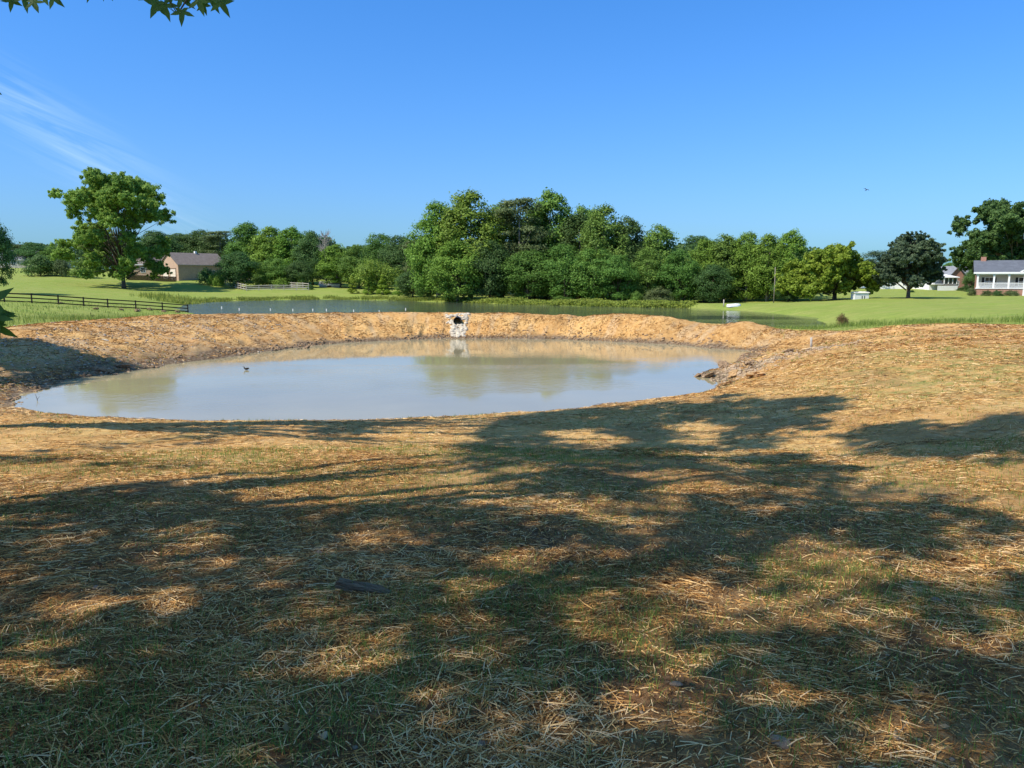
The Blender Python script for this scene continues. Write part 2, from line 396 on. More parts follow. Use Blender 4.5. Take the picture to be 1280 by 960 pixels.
l1 = gm.noise(.11, 6, .6, P); l2 = gm.noise(1.7, 5, .7, P); l3 = gm.noise(14, 4, .7, P)
lawn = gm.ramp(l1, [(.34, (.155,.235,.028)), (.5, (.22,.30,.042)), (.66, (.33,.345,.08))])
lawn = gm.mix(.5, lawn, gm.ramp(l2, [(.34, (.12,.20,.022)), (.52, (.23,.31,.045)), (.68, (.42,.40,.13))]))
l4 = gm.noise(1.0, 5, .65, gm.coord((.07, .25, 1))); lawn = gm.mix(gm.mr(l4, .42, .60, 0, .75), lawn, (.33,.27,.10))
l5 = gm.noise(1.0, 5, .7, gm.coord((.35, 1.4, 1))); lawn = gm.mix(.55, lawn, gm.ramp(l5, [(.34, (.12,.20,.025)), (.5, (.24,.30,.05)), (.66, (.46,.42,.15))]))
lawn = gm.mix(.45, lawn, gm.ramp(l3, [(.3, (.06,.11,.015)), (.7, (.33,.38,.09))]))
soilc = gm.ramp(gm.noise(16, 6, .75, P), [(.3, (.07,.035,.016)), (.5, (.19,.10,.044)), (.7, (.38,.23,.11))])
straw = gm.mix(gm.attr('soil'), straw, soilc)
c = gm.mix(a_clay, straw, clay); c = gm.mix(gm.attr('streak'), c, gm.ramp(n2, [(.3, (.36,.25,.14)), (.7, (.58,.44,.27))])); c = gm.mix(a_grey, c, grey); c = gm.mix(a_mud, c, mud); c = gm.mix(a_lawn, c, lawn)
c = gm.mix(.30, c, gm.mix(gm.mr(n3, .35, .65), (0,0,0), (1,1,1)), 'SOFT_LIGHT')
gm.col(c)
hh = gm.math('ADD', gm.math('MULTIPLY', n2, 1.0), gm.math('MULTIPLY', n3, .35))
hh = gm.math('ADD', hh, gm.math('MULTIPLY', gm.noise(150, 3, .7, P), .10)); gm.bump(hh, .9, .06)

def ground_masks(x, y, z):
    ins = in_poly(x, y, straw_poly); d = line_dist(x, y, straw_poly, True)
    sd = np.where(ins, d, -d) + fbm(x*.9, y*.9, 3, 71)*1.0
    lawn = 1 - sstep(-.15, .25, sd)
    # far banks are bare soil right at the water
    hw = z - ZW + fbm(x*.8, y*.8, 4, 81)*.35
    far = np.clip(sstep(24, 30, y) + sstep(-14, -19, x)*sstep(21, 24, y), 0, 1)*ins
    mud = (1-sstep(.10, .30, hw))*np.clip(far*.95 + .55*ins, 0, 1)
    leftb = sstep(-8, -20, x)*far
    mud = np.clip(mud + leftb*(1-sstep(.25, .8, hw))*.75, 0, 1)
    clay = far*sstep(.45, .6, .5+fbm(x*.35, y*.35, 3, 91)+.05*sstep(-20, 5, x))*sstep(.05, .35, hw)
    clay = np.clip(clay*.7 + far*.12*(1-leftb), 0, 1)
    g = line_dist(x, y, gully)
    rc = np.exp(-((x-8.2)/3.6)**2 - ((y-29)/5.0)**2)*ins
    clay = np.clip(clay + rc*1.2*(vnoise(x*.9, y*.9, 7) > .28), 0, 1)
    grey = np.exp(-((g)/1.0)**2)*ins*sstep(-.22, .0, fbm(x*1.2, y*1.2, 3, 95))
    grey = np.clip(grey + leftb*.45*sstep(-.1, .2, fbm(x*.6, y*.6, 3, 97))*(1-sstep(1.0, 1.5, hw)), 0, 1)
    green = ins*(sstep(4, 14, x)*.85*sstep(10, 18, y) + .12)*(1-far)
    green = np.clip(green + ins*(1-far)*.3*sstep(.0, .2, fbm(x*.5, y*.5, 3, 99)), 0, 1)
    an = np.arctan2(x-cx0, y-cy0); rd_ = np.hypot(x-cx0, y-cy0)
    streak = far*sstep(.02, .22, fbm(an*46+rd_*.25, rd_*.5, 4, 141))*.5
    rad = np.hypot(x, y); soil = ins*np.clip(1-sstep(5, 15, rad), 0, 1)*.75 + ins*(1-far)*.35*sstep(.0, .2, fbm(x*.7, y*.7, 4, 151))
    return lawn, mud, clay, grey, green, streak, np.clip(soil, 0, 1)
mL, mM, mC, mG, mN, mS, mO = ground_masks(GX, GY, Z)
ny, nx = GX.shape
V = np.stack([GX.ravel(), GY.ravel(), Z.ravel()], 1)
idx = np.arange(nx*ny).reshape(ny, nx)
F = np.stack([idx[:-1, :-1].ravel(), idx[:-1, 1:].ravel(), idx[1:, 1:].ravel(), idx[1:, :-1].ravel()], 1)
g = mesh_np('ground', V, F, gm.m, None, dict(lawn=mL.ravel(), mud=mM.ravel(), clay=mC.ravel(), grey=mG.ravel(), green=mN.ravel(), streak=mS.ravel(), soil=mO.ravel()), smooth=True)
tag(g, kind='structure')

# water -------------------------------------------------------------------
def water(name, poly, z, base, ripple, calm_lo, calm_hi, scale_vec, wind=None):
    m = Mat(name, .04, .5); m.b.inputs['IOR'].default_value = 1.33
    m.col(m.ramp(m.noise(.12, 4), [(.35, tuple(v*.88 for v in base)), (.65, tuple(v*1.1 for v in base))]))
    wv = m.noise(2.6, 4, .6, m.coord((1, 1.0, 1))); w2 = m.noise(11.0, 3, .6, m.coord((1, 1, 1)))
    h = m.math('ADD', wv, m.math('MULTIPLY', w2, .35)); wind = wind or 0
    calm = m.mr(m.noise(1.0, 3, .5, m.coord(scale_vec), .6), calm_lo, calm_hi)
    if wind:
        tcx = m.n('ShaderNodeTexCoord'); sx_ = m.n('ShaderNodeSeparateXYZ'); m.l(tcx.outputs['Object'], sx_.inputs[0])
        calm = m.math('ADD', m.math('MULTIPLY', calm, .5), m.mr(sx_.outputs[0], wind[0], wind[1], 0, 2.6))
    q = m.n('ShaderNodeBump'); q.inputs['Distance'].default_value = .13 if wind else .03; m.l(h, q.inputs['Height'])
    if wind: m.l(m.math('ADD', m.math('MULTIPLY', calm, .03), .04, True), m.b.inputs['Roughness'])
    m.l(m.math('ADD', m.math('MULTIPLY', calm, ripple), ripple*.10), q.inputs['Strength']); m.l(q.outputs[0], m.b.inputs['Normal'])
    V = [(p[0], p[1], z) for p in poly]
    me = bpy.data.meshes.new(name); me.from_pydata(V, [], [tuple(range(len(V)))]); me.update(); me.materials.append(m.m)
    o = link(bpy.data.objects.new(name, me)); tag(o, kind='structure'); return o
water('pond_water', [(-26,21),(-25,15),(6,15),(9,20),(14,26),(16,36),(12,46),(4,51),(-8,52),(-20,49),(-25,42),(-27,30)], ZW, (.33,.285,.165), .24, .44, .60, (.05, .16, 1))
fp = []
for i, s in enumerate(far_pond):
    v = np.array([s[0]-ucx, s[1]-ucy]); v /= np.linalg.norm(v); k = 2.0
    fp.append((s[0]+v[0]*k, s[1]+v[1]*k))
water('far_pond_water', fp, ZU, (.08,.10,.065), .34, .40, .62, (.02, .10, 1), (-14, -34))

# ------------------------------------------------------------------ straw and grass (nobody could count it)
def fan_points(n, r0, r1, half=.66, power=1.0):
    a = rng.uniform(-half, half, n); r = np.sqrt(rng.uniform(r0**2, r1**2, n)) if power == 1 else r0*(r1/r0)**rng.uniform(0, 1, n)
    return r*np.sin(a), r*np.cos(a)
def ribbons(x, y, z, yaw, length, width, arch, roll, lift, tilt):
    n = len(x); d = np.stack([np.cos(yaw)*np.cos(tilt), np.sin(yaw)*np.cos(tilt), np.sin(tilt)], 1)
    s = np.stack([-np.sin(yaw)*np.cos(roll), np.cos(yaw)*np.cos(roll), np.sin(roll)], 1)
    c = np.stack([x, y, z+lift], 1); V = np.zeros((n, 6, 3))
    bend = rng.normal(0, .02, n)[:, None]*np.stack([-np.sin(yaw), np.cos(yaw), np.zeros(n)], 1)
    for k, t in enumerate((-.5, 0, .5)):
        p = c + d*(length*t)[:, None]
        if k == 1: p = p + bend*length[:, None]; p[:, 2] += arch
        V[:, 2*k] = p - s*(width/2)[:, None]; V[:, 2*k+1] = p + s*(width/2)[:, None]
    b = (np.arange(n)*6)[:, None]
    F = np.concatenate([b+np.array([[0, 2, 3, 1]]), b+np.array([[2, 4, 5, 3]])])
    return V.reshape(-1, 3), F
def straw_set(n, r0, r1, wmin, lmul, power=1.0, half=.66):
    x, y = fan_points(n, r0, r1, half, power)
    cover = fbm(x*1.3, y*1.3, 3, 5) + .5*fbm(x*.3, y*.3, 2, 6)
    keep = in_poly(x, y, straw_poly) & (rng.uniform(0, 1, n) < np.clip(.60 + cover*2.6, .04, 1))
    zz = gz(x, y); keep &= zz > ZW + .04
    x, y, zz = x[keep], y[keep], zz[keep]; n = len(x)
    r = np.hypot(x, y)
    flow = fbm(x*.55, y*.55, 2, 77)*9
    yaw = flow + rng.normal(0, .75, n) + (rng.uniform(0, 1, n) < .3)*rng.uniform(0, 3, n)
    L = rng.gamma(3, .042, n)*lmul*.8 + .025; Wd = rng.uniform(.7, 1.5, n)*np.maximum(wmin, r*.00042)
    ex = 2e-1*np.minimum(L, .5)
    # follow the local slope
    gxs = (gz(x+.15, y)-gz(x-.15, y))/.3; gys = (gz(x, y+.15)-gz(x, y-.15))/.3
    tilt = np.arctan(gxs*np.cos(yaw)+gys*np.sin(yaw)) + rng.normal(0, .06, n)
    V, F = ribbons(x, y, zz, yaw, L, Wd, rng.uniform(-.02, .06, n)*L, rng.normal(0, .5, n), rng.uniform(.001, .02, n), tilt)
    t = np.clip(rng.normal(.42, .30, n) + fbm(x*.9, y*.9, 3, 15)*.55 - .16*sstep(26, 36, y), 0, 1)
    return V, F, np.repeat(t, 6)
def merge(sets):
    Vs, Fs, Ts, o = [], [], [], 0
    for V, F, T in sets: Vs.append(V); Fs.append(F+o); Ts.append(T); o += len(V)
    return np.concatenate(Vs), np.concatenate(Fs), np.concatenate(Ts)
sm_ = Mat('straw_blades', .85, .04)
sm_.col(sm_.ramp(sm_.attr('tint'), [(0, (.10,.045,.018)), (.25, (.26,.125,.04)), (.45, (.52,.26,.075)), (.64, (.74,.455,.17)), (.84, (.86,.61,.30)), (1, (.72,.51,.28))]))
def crumbs_set(n):
    x, y = fan_points(n, 1.6, 9); zz = gz(x, y); L = rng.uniform(.012, .05, n)
    V, F = ribbons(x, y, zz, rng.uniform(0, 6.28, n), L, rng.uniform(.0025, .006, n), rng.uniform(0, .1, n)*L, rng.normal(0, .5, n), rng.uniform(.001, .012, n), rng.normal(0, .25, n))
    return V, F, np.repeat(np.clip(rng.normal(.36, .28, n), 0, 1), 6)
V, F, T = merge([crumbs_set(90000), straw_set(85000, 1.6, 6, .0032, .72), straw_set(130000, 6, 14, .0045, .8), straw_set(130000, 13, 36, .006, 1.1), straw_set(190000, 28, 58, .012, 1.25, 1.0, .60)])
tag(mesh_np('straw_mulch', V, F, sm_.m, None, dict(tint=T)), 'loose golden straw scattered over the bare soil around the pond', 'straw', kind='stuff')

def blades(x, y, z, h, wd, lean, yaw, t):
    n = len(x); d = np.stack([np.cos(yaw), np.sin(yaw), np.zeros(n)], 1); s = np.stack([-np.sin(yaw), np.cos(yaw), np.zeros(n)], 1)
    c = np.stack([x, y, z], 1); V = np.zeros((n, 6, 3))
    up = np.array([[0, 0, 1.0]])
    for k, (f, ww) in enumerate(((0, 1), (.55, .85), (1.0, .12))):
        p = c + up*(h*f*(1-.25*lean*f))[:, None] + d*(h*lean*f*f)[:, None]
        V[:, 2*k] = p - s*(wd*ww/2)[:, None]; V[:, 2*k+1] = p + s*(wd*ww/2)[:, None]
    b = (np.arange(n)*6)[:, None]
    return V.reshape(-1, 3), np.concatenate([b+np.array([[0, 2, 3, 1]]), b+np.array([[2, 4, 5, 3]])]), np.repeat(t, 6)
def seed_set(nc, per, r0, r1, half=.66):
    x, y = fan_points(nc, r0, r1, half)
    cov = fbm(x*.8, y*.8, 3, 25) + .6*fbm(x*.25, y*.25, 2, 26) + .10*sstep(2, 9, x)
    keep = in_poly(x, y, straw_poly) & (rng.uniform(0, 1, nc) < np.clip(.40 + cov*2.6, .03, 1)); keep &= gz(x, y) > ZW+.06
    x, y = x[keep], y[keep]; x = np.repeat(x, per)+rng.normal(0, .035, len(x)*per); y = np.repeat(y, per)+rng.normal(0, .035, len(y)*per); n = len(x)
    r = np.hypot(x, y)
    return blades(x, y, gz(x, y)-.004, rng.gamma(5, .0095, n)+.012, rng.uniform(.7, 1.3, n)*np.maximum(.0028, r*.00035), rng.uniform(.1, 1.1, n), rng.uniform(0, 6.28, n), np.clip(rng.normal(.42, .25, n), 0, 1))
V, F, T = merge([seed_set(12000, 5, 1.7, 6), seed_set(16000, 4, 6, 14), seed_set(15000, 4, 13, 40)])
tag(mesh_np('young_grass', V, F, G_SEED, None, dict(tint=T)), 'sparse green grass seedlings sprouting through the straw', 'grass', kind='stuff')

# tall unmown grass round the straw, and on the shores of the far pond
def strip(pts, n, spread, h0, h1, wd, bias=0.5, seed=1):
    a = np.array([p[:2] for p in pts]); seg = np.hypot(*np.diff(a, axis=0).T); cum = np.concatenate([[0], np.cumsum(seg)])
    t = rng.uniform(0, cum[-1], n); i = np.clip(np.searchsorted(cum, t)-1, 0, len(seg)-1); f = (t-cum[i])/seg[i]
    p = a[i]*(1-f)[:, None] + a[i+1]*f[:, None]; d = (a[i+1]-a[i])/seg[i][:, None]; nn = np.stack([-d[:, 1], d[:, 0]], 1)
    off = rng.normal(bias, spread, n); p = p + nn*off[:, None]
    x, y = p[:, 0], p[:, 1]
    k = rng.uniform(0, 1, n) < np.clip(.6 + fbm(x*.35, y*.35, 3, seed)*2.6, .03, 1); x, y = x[k], y[k]; n = len(x)
    h = rng.uniform(h0, h1, n)*(1+1.2*fbm(x*.25, y*.25, 3, seed+3))
    return blades(x, y, gz(x, y)-.02, h, rng.uniform(.7, 1.4, n)*wd, rng.uniform(.05, .6, n), rng.uniform(0, 6.28, n), np.clip(rng.normal(.5, .25, n)+fbm(x*.4, y*.4, 3, seed+5), 0, 1))
rb = [(15.5,44.5),(18.6,41.6),(26,37.6),(45,30),(70,20)]
lb = [(-34,24.5),(-27.2,33),(-26.2,38),(-27,44.5),(-24,50.5)]
S = [strip(rb, 42000, 1.7, .08, .36, .018, 1.9, 3), strip(lb, 14000, 1.5, .12, .42, .02, 1.9, 13), strip(rb, 9000, .5, .06, .22, .012, .1, 4)]
S.append(strip([(-24,51.8),(-13,54.6),(-5,55.6),(5,53.4),(11,49.6),(15,45.6)], 4000, .35, .04, .14, .02, .3, 17))
V, F, T = merge(S)
tag(mesh_np('tall_grass', V, F, G_REED, None, dict(tint=T)), 'tall pale green unmown grass edging the straw', 'grass', kind='stuff')
S = [strip(ush[:9][::-1], 42000, 1.0, .15, .62, .10, -1.7, 23), strip([ush[0], (-60,140), (-70,152), ush[0]], 4000, 2.0, .4, 1.2, .10, 0, 29)]
rw0 = np.random.default_rng(8); a_ = np.array([p[:2] for p in ush[4:9]]); cc_, nn0, zz0 = [], [], []
for q in range(330):
    f = rw0.uniform(0, len(a_)-1.01); i = int(f); p = a_[i]*(1-f+i)+a_[i+1]*(f-i) + rw0.normal(0, .9, 2)+np.array([0, 2.0]); z0 = float(gz(*p)); r0 = rw0.uniform(.5, 1.2); hh0 = rw0.uniform(.3, .85); k = 70
    c0 = np.stack([p[0]+rw0.normal(0, r0*.6, k), p[1]+rw0.normal(0, r0*.5, k), z0+hh0*rw0.uniform(0, 1, k)**.8], 1); cc_.append(c0)
c0 = np.concatenate(cc_); n0 = rw0.normal(0, .6, (len(c0), 3)); n0[:, 2] += .6; n0[:, 1] -= .5
V0 = []
def quads0(c, nrm, size):
    nrm = nrm/np.linalg.norm(nrm, axis=1, keepdims=True); r = rw0.normal(size=nrm.shape); t = np.cross(nrm, r); t /= np.linalg.norm(t, axis=1, keepdims=True); b = np.cross(nrm, t); s = size[:, None]
    return np.stack([c+t*s*.5, c+b*s*.35, c-t*s*.5, c-b*s*.35], 1).reshape(-1, 3), np.arange(len(c)*4).reshape(-1, 4)
V0, F0 = quads0(c0, n0, rw0.uniform(.18, .42, len(c0)))
S.append((V0, F0, np.repeat(np.clip(rw0.normal(.35, .2, len(c0)), 0, 1), 4)))
V, F, T = merge(S)
tag(mesh_np('shore_weeds', V, F, G_REED, None, dict(tint=T*.8)), 'rank green weeds and reeds along the far pond shore', 'weeds', kind='stuff')
x = rng.uniform(-62, -24, 9000); y = rng.uniform(42, 108, 9000); ok = ~in_poly(x, y, straw_poly) & (gz(x, y) > ZU+.1) & (fbm(x*.3, y*.3, 3, 8) > -.05) & (x/y < -.38); x, y = x[ok], y[ok]; n = len(x)
V, F, T = blades(x, y, gz(x, y), rng.uniform(.1, .4, n), rng.uniform(.03, .06, n), rng.uniform(.1, .8, n), rng.uniform(0, 6.28, n), np.clip(rng.normal(.55, .3, n), 0, 1))
tag(mesh_np('field_grass', V, F, G_REED, None, dict(tint=T)), 'rough tufted grass in the field beyond the left bank', 'grass', kind='stuff')

# ------------------------------------------------------------------ trees
def quads(c, nrm, size, asp=.62):
    n = len(c); nrm = nrm/np.linalg.norm(nrm, axis=1, keepdims=True)
    r = rng.normal(size=(n, 3)); t = np.cross(nrm, r); t /= np.linalg.norm(t, axis=1, keepdims=True); b = np.cross(nrm, t)
    s = size[:, None] if np.ndim(size) else size
    V = np.stack([c+t*s*.5, c+b*s*.5*asp, c-t*s*.5, c-b*s*.5*asp], 1).reshape(-1, 3)
    F = np.arange(n*4).reshape(n, 4); return V, F
def envelope(kind, t):
    if kind == 'broad': return np.sin(np.pi*np.clip(.10+.86*t, 0, 1))**.6
    if kind == 'tall': return np.clip(1-t**3.2, 0.05, 1)**.6*np.clip(.72+t*.7, 0, 1)
    if kind == 'cone': return np.clip(1.05-t, 0, 1)**.85
    if kind == 'pine': return np.sin(np.pi*np.clip(.18+.74*t, 0, 1))**.7*.95
    if kind == 'dome': return np.sqrt(np.clip(1-t**2, 0, 1))*.98+.02
    if kind == 'shrub': return np.sqrt(np.clip(1-(t*.98)**2.4, 0, 1))
def make_crown(kind, H, Wd, base, nl, nleaf, leaf, seed, lobe=.2, flat=.8, keepout=None):
    r_ = np.random.default_rng(seed)
    t = r_.uniform(0, 1, nl)**.85; a = r_.uniform(0, 2*np.pi, nl); e = envelope(kind, t)
    rad = Wd/2*e*(1-lobe*.8)*np.sqrt(r_.uniform(.15, 1, nl)); 
    lr = Wd*lobe*r_.uniform(.55, 1.3, nl)*(.6+.5*e)
    z0 = base*H; zc = z0 + (H-z0-lr*.7)*t + (1-t)*lr*.3
    Cn = np.stack([rad*np.cos(a), rad*np.sin(a), zc], 1)
    wgt = lr**2/np.sum(lr**2); li = r_.choice(nl, nleaf, p=wgt)
    d = r_.normal(size=(nleaf, 3)); d /= np.linalg.norm(d, axis=1, keepdims=True)
    d[:, 2] = np.where(d[:, 2] < -.35, -d[:, 2], d[:, 2])
    bump = 1 + .28*np.sin(d[:, 0]*5+li)*np.sin(d[:, 1]*6+li*2) 
    rr = lr[li]*bump*np.clip(r_.normal(.88, .24, nleaf), .25, 1.35)
    p = Cn[li] + d*rr[:, None]*np.array([1, 1, flat])
    p[:, 2] = np.maximum(p[:, 2], .05*H*base+.02)
    outw = p - np.array([0, 0, z0+(H-z0)*.4]); outw /= np.linalg.norm(outw, axis=1, keepdims=True)
    nr = d*.9 + outw*.35 + r_.normal(0, .45, (nleaf, 3))
    tint = np.clip(.5 + r_.normal(0, .13, nl)[li] + r_.normal(0, .15, nleaf), 0, 1)
    size = leaf*r_.uniform(.6, 1.4, nleaf)
    return p, nr, tint, size, Cn, lr
def make_trunk(mb, H, r0, base, Cn, lr, nlimb, seed, lean=0.02, top=.8):
    rr = random.Random(seed); k = 7; pts = []; rad = []
    for i in range(k):
        f = i/(k-1); pts.append((rr.uniform(-1, 1)*lean*H*f, rr.uniform(-1, 1)*lean*H*f, f*H*top - .15*(i == 0))); rad.append(r0*(1.35 if i == 0 else 1)*(1-.85*f))
    mb.tube(pts, rad, 8)
    order = sorted(range(len(Cn)), key=lambda i: -lr[i])[:nlimb]
    for i in order:
        c = Vector(Cn[i]); hz = max(base*H*.75, min(H*top*.9, c.z - math.hypot(c.x, c.y)*rr.uniform(.5, 1.1)))
        f = min(.98, hz/(H*top)); j = f*(k-1); a = Vector(pts[int(j)]); b = Vector(pts[min(k-1, int(j)+1)]); s = a.lerp(b, j-int(j))
        m = s.lerp(c, .5) + Vector((rr.uniform(-.3, .3), rr.uniform(-.3, .3), -.04*H*rr.uniform(0, .6)))
        rl = r0*(1-.85*f)*.55
        mb.tube([s, s.lerp(m, .5)+Vector((0, 0, .02*H*rr.random())), m, c], [rl, rl*.8, rl*.6, rl*.2], 6)
protos = {}
def tree_proto(key, kind, H, Wd, base, nl, nleaf, leaf, mat, bark, r0, lobe=.2, flat=.8, nlimb=10, seed=1, top=.8):
    p, nr, tint, size, Cn, lr = make_crown(kind, H, Wd, base, nl, nleaf, leaf, seed, lobe, flat)
    V, F = quads(p, nr, size); me = mesh_np('crown', V, F, mat, None, dict(tint=np.repeat(tint, 4)))
    mb = MB(); make_trunk(mb, H, r0, base, Cn, lr, nlimb, seed, top=top); tr = mb.build('trunk', bark, None, True)
    protos[key] = (me.data, tr.data, H, Wd); bpy.data.objects.remove(me); bpy.data.objects.remove(tr)
MAT2 = {}
def tree(key, px, pb, ptop, Y, wpx, name, label, cat='tree', group=None, rz=None, mat=None, sink=.1):
    cr, tk, H, Wd = protos[key]
    b = at(px, pb, Y); h = at(px, ptop, Y)[2]; x = b[0]; z = float(gz(x, Y)); hh = h - z; ww = wpx/960*Y
    e = empty(name, (x, Y, z-sink), random.uniform(0, 6.28) if rz is None else rz, (ww/Wd, ww/Wd, hh/H))
    c = bpy.data.objects.new('crown', cr); link(c, e); t = bpy.data.objects.new('trunk', tk); link(t, e)
    if mat: c.material_slots[0].link = 'OBJECT'; c.material_slots[0].material = mat
    tag(e, label, cat, group); return e
tree_proto('poplar', 'tall', 20, 13, .04, 190, 24000, .42, G_BRIGHT, BARKG, .38, .115, .95, 14, 3)
tree_proto('poplar2', 'tall', 18, 10, .04, 150, 19000, .38, G_MID, BARKG, .32, .125, .95, 12, 5)
tree_proto('oak', 'broad', 16, 12, .04, 130, 20000, .38, G_MID, BARK, .35, .13, .85, 12, 8)
tree_proto('oak2', 'broad', 15, 13, .03, 120, 20000, .40, G_DARK, BARK, .35, .14, .8, 12, 9)
tree_proto('pine', 'pine', 20, 9, .30, 60, 9000, .36, G_PINE, BARKG, .30, .17, .5, 14, 12, .92)
tree_proto('pine2', 'pine', 18, 8, .40, 45, 7500, .36, G_BLUE, BARK, .28, .19, .55, 12, 14, .92)
tree_proto('cone', 'cone', 10, 5, .02, 60, 6000, .30, G_BRIGHT, BARK, .14, .16, .9, 6, 16)
tree_proto('small', 'broad', 9, 9, .03, 50, 7500, .34, G_YEL, BARK, .2, .2, .8, 8, 18)
tree_proto('shrub', 'shrub', 2.2, 2.6, .0, 40, 4500, .15, G_DARK, BARK, .06, .2, .9, 4, 20)

# far-off wood filling behind everything (one mass)
rw = np.random.default_rng(5)
def wood_mass(n, segs, leaf):
    P_, Nn = [], []
    for (p0, y0, p1, y1, t0, t1, cnt) in segs:
        nb = max(6, cnt//260); f = rw.uniform(0, 1, nb); px = p0+(p1-p0)*f; Y = y0+(y1-y0)*f + rw.uniform(-5, 14, nb)
        tp = t0+(t1-t0)*f
        for q in range(nb):
            x, yy, zt = at(px[q], tp[q]+rw.uniform(0, 9), Y[q]); z0 = float(gz(x, yy)); hgt = max(2, zt-z0); r = rw.uniform(1.8, 4.2); k = 260
            lc = rw.uniform(0, 1, k)**.7; cc = np.stack([x+rw.normal(0, r, k)*(1.15-lc), yy+rw.normal(0, r*.8, k), z0+hgt*lc], 1)
            P_.append(cc); nn = rw.normal(0, .6, (k, 3)); nn[:, 2] += .5; nn[:, 1] -= .5; Nn.append(nn)
    c = np.concatenate(P_); return quads(c, np.concatenate(Nn), leaf*rw.uniform(.6, 1.4, len(c)), .7)
V, F = wood_mass(0, [(-60,300,200,270,304,300,24000), (180,270,420,245,296,296,26000), (400,245,560,215,308,302,14000), (540,185,820,165,300,300,20000), (800,160,1010,150,305,305,16000), (1060,300,1300,300,338,338,9000)], .85)
T = np.repeat(np.clip(rw.normal(.4, .2, len(F)), 0, 1), 4)
tag(mesh_np('distant_woods', V, F, G_DARK, None, dict(tint=T)), 'dark distant woodland seen between the nearer trees', 'woods', kind='stuff')

# the lone sycamore on the left lawn, built on its own: forked limbs, open crown
def lone_tree(px, pb, Y, lobes_px, name, label, mat, leaf, dens, trunk_r, bark, sink=.1, limbs=True, flat=.85, depth=.85, fork=.18, minr=0, seed=4, gap=0):
    """lobes_px: (dx, height, radius) in photo pixels relative to the trunk foot; depth offsets are random"""
    r_ = np.random.default_rng(seed); s = Y/960; x = at(px, pb, Y)[0]; z = float(gz(x, Y))
    e = empty(name, (x, Y, z-sink)); tag(e, label, 'tree')
    Ps, Ns, Ts, Ss, Cn = [], [], [], [], []
    wmax = max(abs(l[0])+l[2] for l in lobes_px)
    for (dx, h, rad) in lobes_px:
        if name == 'sycamore_tree': dx = dx*(.80 if dx < 0 else .95); h = h*.93
        hw = math.sqrt(max(0, 1-(dx/wmax)**2))*wmax*depth
        for rep in range(3 if rad > 9 else 2):
            cy = r_.uniform(-1, 1)*hw; c = np.array([dx*s, cy*s, h*s]); rr = rad*s; Cn.append(c)
            k = int(dens*rad*rad*2.1); rr = rr*1.10; sub = r_.normal(size=(34, 3)); sub = sub / np.linalg.norm(sub, axis=1, keepdims=True)*r_.uniform(.2, 1.55, (34, 1))
            sc = c + sub*rr*.72*np.array([1.1, 1, .8]); sr = rr*r_.uniform(.12, .27, 34)
            li = r_.integers(0, 34, k); d = r_.normal(size=(k, 3)); d /= np.linalg.norm(d, axis=1, keepdims=True)
            p = sc[li] + d*(sr[li]*np.clip(r_.normal(.9, .35, k), .1, 2.0))[:, None]*np.array([1, 1, flat])
            Ps.append(p); Ns.append(d + r_.normal(0, .5, (k, 3)) + np.array([0, 0, .25])); Ts.append(np.clip(.5+r_.normal(0, .12)+r_.normal(0, .16, k), 0, 1)); Ss.append(leaf*r_.uniform(.6, 1.4, k))
    V, F = quads(np.concatenate(Ps), np.concatenate(Ns), np.concatenate(Ss)); mesh_np('crown', V, F, mat, e, dict(tint=np.repeat(np.concatenate(Ts), 4)))
    mb = MB(); rr = random.Random(seed); H = max(c[2] for c in Cn); fk = H*fork
    mb.tube([(0, 0, -.2), (.02*H*0, 0, fk*.3), (0, 0, fk)], [trunk_r*1.5, trunk_r*1.05, trunk_r*.95], 10)
    for q in range(4):
        a = q*1.57+.6; sp_ = H*.10; mb.tube([(0, 0, fk*.8), (math.cos(a)*sp_*.5, math.sin(a)*sp_*.5, fk*1.5), (math.cos(a)*sp_, math.sin(a)*sp_, fk*2.6), (math.cos(a)*sp_*1.7, math.sin(a)*sp_*1.7, H*.85)], [trunk_r*.7, trunk_r*.55, trunk_r*.4, trunk_r*.1], 7)
    for c in Cn:
        c = Vector(c); up_ = min(fk*3.2, max(fk*.8, c.z*.62)); s0 = Vector((c.x*.10, c.y*.10, up_*rr.uniform(.55, .85))); m1 = s0.lerp(c, .35)+Vector((rr.uniform(-.5, .5), 0, H*.05)); m2 = s0.lerp(c, .7)+Vector((rr.uniform(-.7, .7), rr.uniform(-.5, .5), H*.03))
        q = trunk_r*rr.uniform(.10, .24); mb.tube([s0, m1, m2, c], [q*1.2, q*.85, q*.5, q*.15], 6)
    mb.build('trunk', bark, e, True); return e
syc = [(-2,138,13),(-18,132,12),(14,134,13),(30,126,13),(42,110,11),(-34,120,10),(-48,112,10),(-42,122,8),(-56,118,7),(0,118,14),(-20,112,12),(20,112,13),(34,98,11),(46,96,8),(-8,98,13),(10,94,12),(-28,96,10),(24,84,10),
       (-60,78,10),(-70,66,9),(-52,66,10),(-62,58,9),(-76,60,6),(-48,80,8),(-40,52,10),(-56,44,9),(-28,64,9),(-30,40,9),(-42,34,8),(-18,38,9),(-48,22,7),(-30,20,7),(-14,22,7),(8,46,9),(24,52,10),(34,64,9),(28,34,10),(14,30,8),(40,48,8),(18,18,6),(38,26,7),(-4,66,9),(10,70,9)]
lone_tree(155, 361, 185, syc, 'sycamore_tree', 'tall open-crowned lone green tree on the left lawn beside the brick garage', G_SYC, .46, 9.5, .42, BARK, fork=.17, seed=4)
dk = [(0,66,12),(-14,60,10),(14,60,10),(-22,48,11),(0,50,13),(22,50,10),(-30,36,9),(-12,36,12),(12,36,12),(30,38,9),(-26,25,9),(-8,22,9),(10,24,9),(26,26,9),(36,30,6),(38,48,5),(-38,28,5),(4,74,7),(-6,76,6)]
